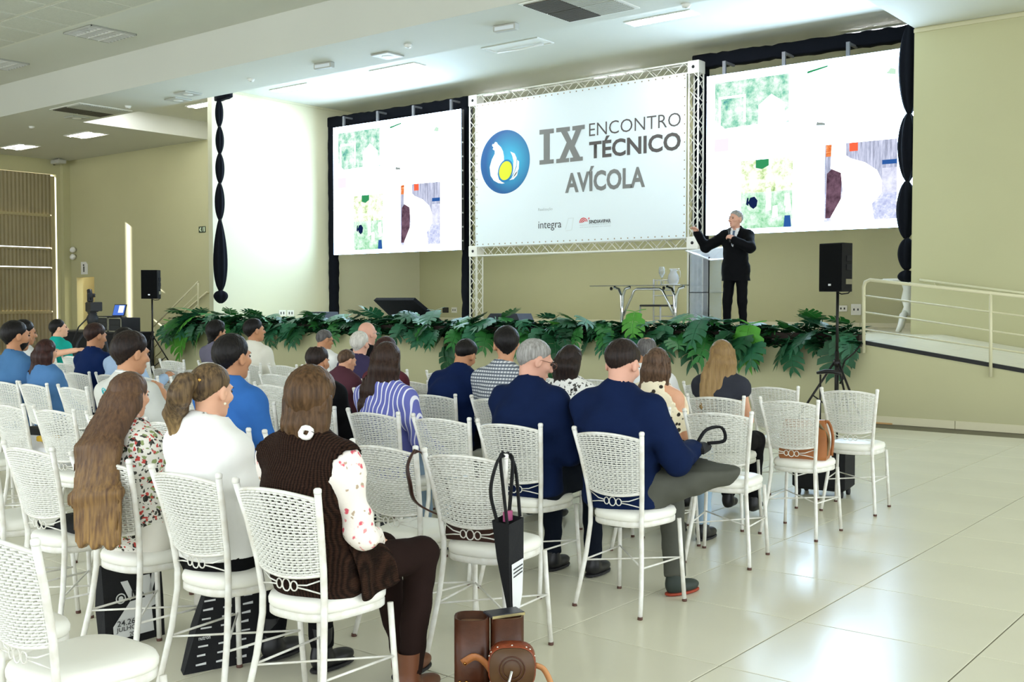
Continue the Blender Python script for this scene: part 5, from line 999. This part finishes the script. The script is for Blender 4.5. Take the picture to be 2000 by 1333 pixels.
# ------------------------------------------------------------------ loudspeakers on tripod stands
SPB = mat('black speaker cabinet', '0c0d11', .6, bump=.15, bs=180, spec=.25); GRL = mat('black speaker grille', '07080a', .8, bump=.4, bs=400, spec=.15); STB = mat('black steel stand', '1a1817', .4, .3)
def loudspeaker(px, pyt, pyb, Y, face, where, yaw):
    p = atY(px, pyb, Y); zt_ = atY(px, pyt, Y).z; h = zt_-p.z; w, d = h*.58, h*.52
    t = empty('speaker_stand', (p.x, Y, 0), 0, 'black tripod loudspeaker stand '+where, 'speaker stand', 'tripod stands'); zh = .82
    MB().tube([(0, 0, .12), (0, 0, zh+.12)], .026, 10).obj('outer_tube', STB, t); MB().tube([(0, 0, zh), (0, 0, p.z+.04)], .018, 10).obj('pole', STB, t); MB().lathe([(.04, zh-.06), (.046, zh-.03), (.04, zh+.02)], 12).obj('collar', STB, t); MB().lathe([(.03, .18), (.036, .2), (.03, .24)], 12).obj('lower_collar', STB, t)
    for k in range(3):
        a = yaw+k*2*math.pi/3; c, s = math.cos(a), math.sin(a); lg = MB().tube([(c*.04, s*.04, zh-.03), (c*.52, s*.52, .02)], .014, 8).obj('leg', STB, t); MB().tube([(c*.03, s*.03, .2), (c*.29, s*.29, .395)], .009, 6).obj('brace', STB, t); MB().lathe([(.018, 0), (.02, .015), (.015, .03)], 8, (c*.52, s*.52, 0)).obj('rubber_foot', mat('dark rubber', '222224', .7), lg)
    t2 = empty('loudspeaker', (p.x, Y, p.z), face, 'black loudspeaker box '+where, 'loudspeaker', 'loudspeakers')
    b = MB().prism([(-w/2, -d*.45, 0), (w/2, -d*.45, 0), (w/2*.94, d*.2, 0), (w/2*.55, d*.5, 0), (-w/2*.55, d*.5, 0), (-w/2*.94, d*.2, 0)], (0, 0, h)); b.obj('cabinet', SPB, t2)
    MB().box((-w/2*.95, -d*.45-.012, h*.02), (w/2*.95, -d*.45, h*.98), .006).obj('grille', GRL, t2)
    for zz_ in (.44, .62): MB().box((w/2*.9, -.05, h*zz_), (w/2*1.0+.004, .04, h*zz_+h*.12), .004).obj('port', mat('port black', '0b0c10', .8), t2)
    MB().box((-.02, -d*.45-.016, h*.12), (.02, -d*.45-.012, h*.16)).obj('badge', mat('badge silver', 'd0d2d6', .3, .6), t2); MB().box((w/2*.9, -.06, h*.15), (w/2+.004, .05, h*.26), .003).obj('rear_plate', mat('plate ochre', '77735c', .6), t2)
    MB().tube([(0, -.02, -.005), (.06, .0, -.03), (.12, .05, -.02), (.15, .08, .03)], .008, 6).obj('cable_loop', STB, t2)
    return t
loudspeaker(1636, 476, 570, 12.9, -.3, 'at the right end of the stage', -.5); loudspeaker(297, 528, 584, 12.9, .6, 'at the left end of the stage', -.7)
t = empty('power_cable', atY(1650, 720, 12.95), 0, 'black cable running from the stage edge to the right stand', 'cable'); C0 = t.location.copy(); b = MB()
b.tube([atY(x, y, Y)-C0 for x, y, Y in ((1780, 660, 16.2), (1740, 663, 15.2), (1690, 668, 13.7), (1683, 672, 13.5), (1668, 690, 13.3), (1650, 705, 13.1), (1645, 720, 13.0), (1647, 740, 12.98), (1640, 750, 12.96))], .011, 6); b.obj('lead', STB, t)
# ------------------------------------------------------------------ camera, equipment cases, laptop at the far left
CB = mat('camera black', '191b20', .5); Yk = 11.6; p = atY(181, 640, Yk)
t = empty('video_tripod', (p.x, Yk, 0), 0, 'black video tripod with panning arm behind the audience', 'tripod'); zc = atY(181, 612, Yk).z
for k in range(3): a = .4+k*2.09; c, s = math.cos(a), math.sin(a); MB().tube([(c*.06, s*.06, zc-.2), (c*.3, s*.3, .75), (c*.5, s*.5, .02)], [.03, .026, .02], 8).obj('leg', CB, t)
MB().lathe([(.05, zc-.26), (.1, zc-.2), (.12, zc-.1), (.08, zc-.02), (.1, zc)], 14).obj('fluid_head', CB, t); MB().tube([(-.1, -.05, zc-.1), (-.35, -.1, zc-.28), (-.52, -.15, zc-.62)], .014, 8).obj('pan_arm', CB, t)
t = empty('video_camera', (p.x, Yk, zc+.002), -.35, 'black shoulder video camera on the tripod', 'camera'); 
MB().box((-.25, -.09, .02), (.2, .09, .22), .02).obj('body', CB, t); MB().box((-.22, -.06, 0), (.1, .06, .02)).obj('plate', CB, t); MB().tube([(.2, 0, .13), (.33, 0, .13)], [.07, .075], 14).obj('lens', CB, t); MB().box((.3, -.11, .04), (.42, .11, .22), .01).obj('lens_hood', CB, t)
MB().tube([(-.2, 0, .22), (-.15, 0, .3), (.15, 0, .34), (.25, 0, .33)], .016, 8).obj('handle', CB, t); MB().box((-.28, -.05, .22), (-.16, .05, .4), .015).obj('viewfinder', CB, t); MB().tube([(-.24, 0, .36), (-.3, 0, .46)], .05, 10).obj('eyecup', CB, t); MB().tube([(.1, 0, .33), (.2, 0, .37)], .025, 8).obj('shotgun_mic', CB, t)
Yk = 13.0; p = atY(203, 652, Yk); q = atY(255, 652, Yk); z0 = atY(228, 648, Yk).z
t = empty('equipment_table', (p.x-.6, Yk, 0), 0, 'black skirted equipment table below the laptop', 'table'); MB().box((-1.1, -.3, 0), (q.x-p.x+.75, .45, z0-.03), .01).obj('skirt', mat('black cloth skirt', '121316', .9), t); MB().box((-1.12, -.32, z0-.03), (q.x-p.x+.77, .47, z0)).obj('table_top', mat('black table top', '1b1c1f', .5), t)
ALE = mat('aluminium edging', 'b6b5a6', .35, .6); W = q.x-p.x; RH = atY(228, 619, Yk).z-z0
def rack(x, w, h, nd, label, z=0):
    t = empty('equipment_case', (p.x+x, Yk, z0+z), 0, label, 'equipment case', 'equipment cases'); MB().box((0, -.2, 0), (w, .25, h), .008).obj('shell', mat('case black', '1c1d20', .6), t)
    for a, c in (((0, -.21, 0), (w, -.19, .025)), ((0, -.21, h-.025), (w, -.19, h)), ((0, -.21, 0), (.025, -.19, h)), ((w-.025, -.21, 0), (w, -.19, h))): MB().box(a, c).obj('edge_strip', ALE, t)
    for k in range(nd): MB().box((.04, -.215, .035+(h-.07)*k/nd), (w-.04, -.2, .035+(h-.07)*(k+1)/nd-.015)).obj('unit', mat('rack unit', '2a2d33', .5), t)
rack(0, W*.48, RH, 3, 'left of two stacked equipment cases under the laptop'); rack(W*.5, W*.48, RH*.95, 2, 'right equipment case under the laptop')
t = empty('laptop', (p.x+W*.62, Yk-.05, z0+RH), math.pi/2+.1, 'open laptop with blue lit screen on equipment cases', 'laptop'); MB().box((-.42, -.12, 0), (.0, .14, .02), .004).obj('keyboard_base', CB, t)
M = Matrix.Translation((.0, .0, .02)) @ Matrix.Rotation(.28, 4, 'Y'); b = MB().box((0, -.2, 0), (.018, .2, .26)); me = b.mesh('lid', CB); me.transform(M); link('lid', me, t)
b = MB().add([(-.003, -.185, .015), (-.003, .185, .015), (-.003, .185, .245), (-.003, -.185, .245)], [(0, 1, 2, 3)]); me = b.mesh('screen', emis('blue desktop', '4a6ec0', 1.2)); me.transform(M); link('screen', me, t); b = MB().add([(-.005, -.15, .07), (-.005, .02, .07), (-.005, .02, .23), (-.005, -.15, .23)], [(0, 1, 2, 3)]); me = b.mesh('window', emis('white window', 'e8eef8', 1.4)); me.transform(M); link('window', me, t)
# ------------------------------------------------------------------ signs and fittings on the left wall
yw = YW-.012; a, c = atY(158, 512, yw), atY(171, 536, yw); t = empty('restroom_sign', (a.x, yw, c.z), 0, 'white restroom sign with black standing figure', 'sign'); w, h = c.x-a.x, a.z-c.z
MB().prism([(0, 0, 0), (w, 0, 0), (w, 0, h*.8), (w*.75, 0, h), (0, 0, h)], (0, .01, 0)).obj('plate', PLW, t); bk = mat('sign black', '181a18', .5)
MB().lathe([(0, -.03), (.03, 0), (0, .03)], 10, (w*.45, -.006, h*.74)).obj('figure_head', bk, t); MB().prism([(w*.36, -.004, h*.63), (w*.54, -.004, h*.63), (w*.52, -.004, h*.18), (w*.38, -.004, h*.18)], (0, .003, 0)).obj('figure_body', bk, t)
a, c = atY(388, 443, yw), atY(401, 454, yw); t = empty('exit_sign', (a.x, yw, c.z), 0, 'small black and pale green exit sign by the partition', 'sign'); w, h = c.x-a.x, a.z-c.z; MB().box((0, 0, 0), (w, .01, h)).obj('plate', mat('sign dark green', '23321f', .5), t); pg_ = mat('sign pale green', 'd6e6c8', .5)
MB().prism([(w*.08, -.003, h*.45), (w*.25, -.003, h*.85), (w*.42, -.003, h*.85), (w*.3, -.003, h*.5), (w*.42, -.003, h*.15), (w*.3, -.003, h*.15)], (0, .002, 0)).obj('figure', pg_, t); MB().prism([(w*.5, -.003, h*.15), (w*.55, -.003, h*.15), (w*.68, -.003, h*.85), (w*.6, -.003, h*.85)], (0, .002, 0)).obj('stairs', pg_, t); MB().prism([(w*.75, -.003, h*.12), (w*.93, -.003, h*.12), (w*.93, -.003, h*.88), (w*.75, -.003, h*.88)], (0, .002, 0)).obj('arrow_panel', pg_, t)
for k, py in enumerate((488, 502)):
    p = atY(142, py, YW-.1); t = empty('wall_floodlight', (p.x, YW-.1, p.z), 0, ('upper' if k == 0 else 'lower')+' round white wall floodlight in the far corner', 'wall light', 'corner floodlights'); MB().lathe([(0, -.07), (.08, -.05), (.09, .02), (.05, .06)], 14).obj('head', PLW, t, None, (1.2, 0, .4)); MB().box((-.02, 0, -.02), (.02, .1, .02)).obj('arm', PLW, t)
p = atz(126, 322, ZS-.1); t = empty('corner_projector', (XL+.45, YW-.5, ZS), 0, 'small dark bracketed device in the far ceiling corner', 'device'); MB().box((-.25, -.12, -.16), (.2, .12, -.04), .02).obj('body', GREYP, t); MB().tube([(0, 0, -.04), (0, 0, 0)], .02, 8).obj('mount', GREYP, t); MB().tube([(-.25, 0, -.1), (-.36, .05, -.12)], .05, 10).obj('lens', DARK, t)
# ------------------------------------------------------------------ bags and belongings
BLK = mat('black canvas', '16171a', .85, bump=.2, bs=140); WPR = mat('white screen print', 'e2e4e4', .7); LEA = mat('brown leather', '4d2917', .4, var=.3, vs=14, bump=.1, bs=60); TAN = mat('tan leather', 'a86a3c', .45, var=.2, vs=10); DBR = mat('dark brown leather', '3c2018', .35, var=.3, vs=10)
def smoothp(pts, n=5):
    P = [Vector(p) for p in pts]; P = [P[0]*2-P[1]]+P+[P[-1]*2-P[-2]]; out = []
    for i in range(1, len(P)-2):
        a, b_, c, d = P[i-1:i+3]
        for k in range(n): u = k/n; out.append(.5*(2*b_+(c-a)*u+(2*a-5*b_+4*c-d)*u*u+(3*b_-a-3*c+d)*u**3))
    return out+[P[-2]]
def strap(t, pts, wd, m, name='strap', th=.003):
    pts = smoothp(pts); Rr = []
    for i, p in enumerate(pts):
        d = (pts[min(i+1, len(pts)-1)]-pts[max(i-1, 0)]).normalized(); s = d.cross(Vector((.4, 1, .3)) if abs(d.normalized().dot(Vector((.36, .89, .27)))) < .95 else Vector((1, 0, 0))).normalized(); n = d.cross(s); Rr.append([p+s*wd/2+n*th, p-s*wd/2+n*th, p-s*wd/2-n*th, p+s*wd/2-n*th])
    return MB().loft(Rr, True, True).obj(name, m, t)
# tote hanging from the right post of the aisle chair in the third row
ch = CHAIR[2, 0]; hx, hy_ = ch.location.x+.2*math.cos(ch.rotation_euler.z), ch.location.y+.2*math.sin(ch.rotation_euler.z)
RV = Vector((math.cos(YAW), math.sin(YAW), 0)); FV = Vector((-math.sin(YAW), math.cos(YAW), 0))
t = empty('tote_bag', (hx, hy_, .2), 0, 'black printed tote hanging by its straps from a chair post', 'tote bag')
def rf(r_, f_, z): return RV*r_+FV*f_+Vector((0, 0, z-.2))
top = [rf(-.055, -.06, .655), rf(.015, -.12, .65), rf(.075, -.045, .665), rf(.0, .0, .67)]; mid = [rf(-.035, -.07, .5), rf(.015, -.115, .48), rf(.075, -.05, .5), rf(.02, -.005, .5)]; low = [rf(-.0, -.08, .33), rf(.02, -.105, .32), rf(.07, -.06, .36), rf(.035, -.02, .33)]; bot = [rf(.015, -.085, .24), rf(.03, -.1, .235), rf(.05, -.075, .25), rf(.04, -.05, .245)]
MB().loft([bot, low, mid, top], True, False, smooth=False).obj('bag', BLK, t)
o_ = (RV*.6-FV*.8)*.004
def face(a, b_, c, d, u0, u1): return [a.lerp(b_, u0)+o_, a.lerp(b_, u1)+o_, d.lerp(c, u1)+o_, d.lerp(c, u0)+o_]
b = MB(); b.add(face(low[1], low[2], mid[2].lerp(low[2], .0), mid[1].lerp(low[1], .0), .15, .95), [(0, 1, 2, 3)]); b.add(face(bot[1].lerp(low[1], .45), bot[2].lerp(low[2], .45), low[2], low[1], .15, .95), [(0, 1, 2, 3)]); b.obj('print_panel', WPR, t)
P_ = face(low[1], low[2], mid[2], mid[1], .25, .9); 
for k in range(3):
    u = .62+.1*k; a_, b_ = P_[0].lerp(P_[3], u)+o_*.3, P_[1].lerp(P_[2], u)+o_*.3; up_ = Vector((0, 0, .006)); MB().add([a_, b_, b_+up_, a_+up_], [(0, 1, 2, 3)]).obj('print_line', mat('print dark', '3a3a3c', .7), t)
strap(t, [top[0].lerp(top[1], .3), rf(-.06, -.07, .78), rf(-.03, -.03, .9), rf(0.0, -.0, .915), rf(.03, .02, .89), top[3].lerp(top[2], .2)], .022, BLK); strap(t, [top[0].lerp(top[1], .9), rf(-.01, -.06, .8), rf(-.02, -.02, .905), rf(.0, .01, .92), rf(.04, .03, .86), top[2].lerp(top[3], .2)], .022, BLK)
MB().box(tuple(rf(-.01, -.06, .65)), tuple(rf(.03, -.03, .69))).obj('pink_folder', mat('pink paper', 'b0557f', .6), t)
# dark purse on the same chair, its strap over the left post
def inchair(t, ch): t.parent = None; M = Matrix.Translation(ch.location) @ Matrix.Rotation(ch.rotation_euler.z, 4, 'Z'); return M
def onchair(name, r, k, x, y, z, lb, cat, rzz=0): c = CHAIR[r, k]; M = Matrix.Translation(c.location) @ Matrix.Rotation(c.rotation_euler.z, 4, 'Z'); return empty(name, M @ Vector((x, y, z)), c.rotation_euler.z+rzz, lb, cat)
def purse(t, w, d, h, m, name='body', taper=.85): return MB().loft([[(-w/2, -d/2, .0), (w/2, -d/2, 0), (w/2, d/2, 0), (-w/2, d/2, 0)], [(-w/2*1.04, -d/2*1.1, .02), (w/2*1.04, -d/2*1.1, .02), (w/2*1.04, d/2*1.1, .02), (-w/2*1.04, d/2*1.1, .02)], [(-w/2, -d/2, h*.6), (w/2, -d/2, h*.6), (w/2, d/2, h*.6), (-w/2, d/2, h*.6)], [(-w/2*taper, -d/2*.3, h), (w/2*taper, -d/2*.3, h), (w/2*taper, d/2*.3, h), (-w/2*taper, d/2*.3, h)]], True, True, smooth=False).obj(name, m, t)
t = onchair('shoulder_bag', 2, 0, -.03, .17, .507, 'dark brown shoulder bag on the aisle chair with the tote', 'handbag', .1); purse(t, .26, .1, .16, DBR)
strap(t, [(-.12, 0, .14), (-.17, -.05, .3), (-.21, -.17, .4), (-.22, -.24, .35), (-.2, -.26, .28), (-.2, -.2, .18), (-.14, -.02, .08)], .022, DBR)
# tan bag on the aisle chair of the second row from the front
t = onchair('tan_handbag', 5, 0, .03, .2, .507, 'tan leather handbag standing on the second-row aisle chair', 'handbag', .2); purse(t, .3, .14, .26, TAN); strap(t, [(.11, 0, .22), (.15, 0, .25), (.185, -.02, .16), (.18, -.03, .03)], .02, TAN); strap(t, [(.1, -.06, .24), (.16, -.03, .14), (.15, -.05, .03)], .02, mat('olive strap', '7a6a4a', .6))
# black pouch on the seat of the fourth chair of the second row, strap loop hanging out
t = onchair('black_pouch', 1, 3, .08, .2, .507, 'small black pouch with strap on an empty chair seat', 'pouch'); purse(t, .2, .12, .07, BLK); strap(t, [(-.08, -.04, .06), (-.16, -.08, .09), (-.18, -.1, .05), (-.15, -.1, .015), (-.09, -.06, .012)], .016, BLK)
t = onchair('white_bag', 2, 7, .1, .24, .507, 'white cloth bag with black folder and yellow label on a chair', 'bag', .3); purse(t, .34, .24, .2, mat('white cloth bag', 'ececf0', .8, bump=.3, bs=9), 'body', .9); MB().box((-.16, -.05, .17), (.14, .06, .24), .01).obj('black_folder', mat('black folder', '151515', .5), t); MB().box((.0, -.13, .16), (.12, -.05, .195), .005).obj('yellow_label', mat('yellow card', 'e0b63a', .6), t)
# black bag on the crossed leg of the heavy man
c = CHAIR[3, 0]; t = empty('lap_bag', Vector(c.location)+Vector((.13, .52, .765)), .3, 'black cloth bag lying on the lap of the man in grey trousers', 'bag'); purse(t, .26, .18, .05, BLK); strap(t, [(.08, -.05, .04), (.13, -.03, .12), (.2, .02, .13), (.21, .05, .06), (.12, .05, .04)], .018, BLK, 'strap', .002)
t = empty('lap_papers', Vector(CHAIR[3, 1].location)+Vector((.08, .54, .69)), .3, 'dark printed bag held on the lap of the man in glasses', 'bag'); purse(t, .3, .2, .05, BLK); MB().box((-.1, -.06, .05), (.1, .06, .056)).obj('print', mat('print teal grey', '9db6c4', .6), t)
# printed totes under the chairs
def tote(a, c, h, lean, label):
    a, c = atz(*a, 0), atz(*c, 0); d = (c-a); w = d.length; t = empty('tote_bag', a, math.atan2(d.y, d.x), label, 'tote bag')
    lx, ly = lean; MB().loft([[(0, 0, 0), (w, 0, 0), (w*.99, .07, 0), (.01, .07, 0)], [(lx*.5, ly*.5-.006, h*.5), (w+lx*.5, ly*.5-.006, h*.5), (w+lx*.5, .07+ly*.5, h*.5), (lx*.5, .07+ly*.5, h*.5)], [(lx, ly, h), (w+lx*.55, ly, h), (w+lx*.55, ly+.03, h), (lx, ly+.03, h)]], True, True, smooth=False).obj('bag', BLK, t); return t, w
t, w = tote((207, 1272), (322, 1240), .37, (0.0, .03), 'black tote with white event print under the long-haired woman')
def fp(pts, y=-.009, h=.37): return MB().add([(u*w, y+.03*v, v*h) for u, v in pts], [tuple(range(len(pts)))])
fp([(.12, .1), (.12, .26), (.42, .52), (.68, .53), (.55, .8), (.78, .8), (.82, .55), (.9, .42), (.78, .4), (.8, .1)]).obj('print', WPR, t); fp([(.28, .78), (.4, .78), (.5, .58), (.42, .53)]).obj('print', WPR, t); fp([(.84, .88), (.96, .9), (.8, .58), (.75, .6)]).obj('print', WPR, t)
for rr_, m_ in ((.085, WPR), (.065, BLK), (.04, WPR)): fp([(.27+rr_*math.cos(a), .58+rr_*.75*math.sin(a)) for a in [2*math.pi*k/20 for k in range(20)]], -.0095-.001*(.09-rr_)*20).obj('print_ring', m_, t)
def ttext(t, s, u, v, ww, hh, m, h=.37, W=None, y=-.012): text(s, 'print_text', 0, 0, ww, hh, (lambda x, z, u=u, v=v: Matrix.Translation((u*(W or w), y+.03*v, v*h))), m, t, .01)
PD = mat('print dark', '3a3a3c', .7)
ttext(t, '24.26', .17, .25, .09, .026, PD); ttext(t, 'JULHO', .15, .17, .1, .026, PD); ttext(t, '2018', .35, .11, .05, .018, PD)
ttext(t, 'IX', .42, .57, .05, .03, PD)
t, w = tote((358, 1320), (503, 1292), .36, (.13, .06), 'black tote with rows of white sponsor marks under the ponytail woman')
rs = random.Random(5)
for k in range(9):
    for j in range(3):
        u, v = .16+.27*j+.026*k*.9, .08+.1*k
        if (j, k) == (0, 3): continue
        b = MB(); x = u*w; wd = rs.uniform(.035, .05); b.add([(x, -.008+.06*v, v*.36), (x+wd, -.008+.06*v, v*.36), (x+wd, -.0078+.06*v, v*.36+rs.uniform(.006, .012)), (x, -.0078+.06*v, v*.36+.007)], [(0, 1, 2, 3)]); b.obj('print_mark', WPR, t)
text('nutron', 'print_text', 0, 0, .05, .014, (lambda x, z: Matrix.Translation((.22*w, -.008+.06*.36, .36*.36)) @ Matrix.Rotation(-.16, 4, 'X')), WPR, t, .01)
# black trolley case near the front-row aisle chair
t = empty('trolley_case', (-3.42, 8.3, 0), .1, 'black wheeled trolley case with raised handle beside the front row', 'suitcase'); MB().box((-.21, -.14, .05), (.21, .14, .42), .03).obj('body', BLK, t)
for sx_ in (-1, 1):
    for sy_ in (-1, 1): MB().tube([(sx_*.17-.012, sy_*.1, .028), (sx_*.17+.012, sy_*.1, .028)], .028, 12).obj('wheel', mat('dark rubber', '222224', .7), t)
    MB().tube([(sx_*.07, .12, .4), (sx_*.07, .12, .96)], .008, 6).obj('handle_rod', STB, t)
MB().tube([(-.1, .12, .97), (-.03, .12, .985), (.03, .12, .985), (.1, .12, .97)], [.012, .018, .018, .012], 8).obj('handle_grip', STB, t)
# tooled leather carrier with flask pouch, straw and phone at the bottom of the picture
LB = Vector((-2.6, 3.12, 0)); t = empty('leather_carrier', LB, YAW, 'two-compartment brown leather carrier standing on the floor', 'leather carrier')
def oval(x0, x1, y0, y1, z, n=20, p=3.): return [((x0+x1)/2+(x1-x0)/2*(abs(math.cos(a))**(2/p)*(1 if math.cos(a) > 0 else -1)), (y0+y1)/2+(y1-y0)/2*(abs(math.sin(a))**(2/p)*(1 if math.sin(a) > 0 else -1)), z) for a in [2*math.pi*k/n for k in range(n)]]
hL = .355
MB().loft([oval(-.135, .0, -.07, .07, .0), oval(-.135, .0, -.07, .07, hL), oval(-.127, -.008, -.062, .062, hL), oval(-.127, -.008, -.062, .062, .05)], True, True).obj('open_compartment', LEA, t)
MB().loft([oval(-.12, -.015, -.056, .056, hL-.03), oval(-.12, -.015, -.056, .056, hL-.028)], True, True).obj('suede_lining', mat('suede lining', 'c99a78', .9), t)
MB().loft([oval(.002, .13, -.05, .09, .0), oval(.002, .13, -.05, .09, hL), oval(.01, .122, -.042, .082, hL), oval(.01, .122, -.042, .082, .05)], True, True).obj('closed_compartment', LEA, t); MB().box((.01, -.03, hL-.02), (.12, .075, hL-.004)).obj('lid', LEA, t)
strap(t, [(-.1, -.078, .2), (-.05, -.1, .23), (.0, -.1, .19), (.03, -.12, .12), (.02, -.12, .02)], .028, TAN); MB().box((-.12, -.082, .02), (-.02, -.07, .1), .004).obj('tooled_flap', mat('red tooled leather', '8a3f22', .4, var=.4, vs=30, bump=.4, bs=60), t)
for x, z in ((-.09, .2), (-.11, .13), (-.085, .13)): MB().lathe([(0, -.004), (.007, 0), (0, .004)], 8).obj('rivet', GOLD, t, (x, -.085, z), (math.pi/2, 0, 0))
t2 = empty('wallet_phone', LB+RV*.055+FV*.02+Vector((0, 0, hL)), YAW+.45, 'dark phone lying on top of the leather carrier', 'phone'); MB().box((-.07, -.04, 0), (.07, .04, .012), .003).obj('body', mat('phone dark', '3a3b42', .25), t2); MB().box((-.068, -.042, -.0), (.068, -.039, .01)).obj('edge', mat('phone brass', 'b5a878', .3, .6), t2)
t3 = empty('leather_flask_pouch', LB+RV*.085-FV*.13+Vector((0, 0, .02)), YAW, 'oval tooled leather flask pouch leaning against the carrier', 'pouch')
def ov2(k, y, zc=.19): return [(k*.088*(abs(math.cos(a))**.62)*(1 if math.cos(a) > 0 else -1)+.0, y, zc+k*.082*(abs(math.sin(a))**.75)*(1 if math.sin(a) > 0 else -1)) for a in [2*math.pi*i/28 for i in range(28)]]
MB().loft([ov2(.9, -.045), ov2(1, -.035), ov2(1, .03), ov2(.9, .04)], True, True).obj('body', mat('red tooled leather', '8a3f22', .4, var=.4, vs=30, bump=.4, bs=60), t3); MB().loft([ov2(.93, -.052), ov2(.95, -.044)], True, True).obj('face', mat('olive brown leather', '55391f', .45, var=.2, vs=12), t3)
for k in (.35, .48): MB().tube([(k*.1*math.cos(a), -.054, .19+k*.1*math.sin(a)) for a in [2*math.pi*i/20 for i in range(21)]], .0022, 5, cap=False).obj('embossed_ring', LEA, t3)
for k in range(7): a = .5+k*.4; q = ov2(1.0, -.03)[int(a/(2*math.pi)*28)]; MB().lathe([(0, -.004), (.005, 0), (0, .004)], 8, (q[0], q[1], q[2])).obj('stud', mat('steel stud', 'd8d4c4', .2, .9), t3)
MB().box((-.06, -.04, -.02), (.06, .035, .115), .01).obj('stand_base', LEA, t3)
strap(t3, [(.085, 0, .19), (.12, 0, .17), (.15, 0, .1), (.155, -.01, .03)], .022, mat('pale leather strap', 'c98f5c', .5))
t4 = empty('metal_straw', LB+RV*.06-FV*.21, YAW, 'metal drinking straw with red bead in front of the pouch', 'straw'); MB().tube([(-.02, 0, .03), (.0, 0, .12), (.024, 0, .215)], .0055, 8).obj('tube', CHROME, t4); MB().lathe([(.006, -.012), (.012, -.006), (.013, 0), (.012, .006), (.006, .012)], 10, (.0, 0, .115)).obj('bead', mat('red bead', 'a0402a', .4), t4); MB().lathe([(0, -.0), (.02, .006), (.016, .03), (.006, .035)], 10, (-.02, 0, .0)).obj('filter', CHROME, t4)
t5 = empty('thermos_bottle', LB-RV*.05-FV*.14, YAW, 'steel thermos with black cap at the picture bottom', 'thermos'); MB().lathe([(0, 0), (.042, .003), (.042, .09), (.035, .105), (.03, .11)], 18).obj('body', CHROME, t5); MB().lathe([(.034, .1), (.036, .104), (.036, .13), (.03, .136), (0, .138)], 18).obj('cap', CB, t5)
fit_texts()
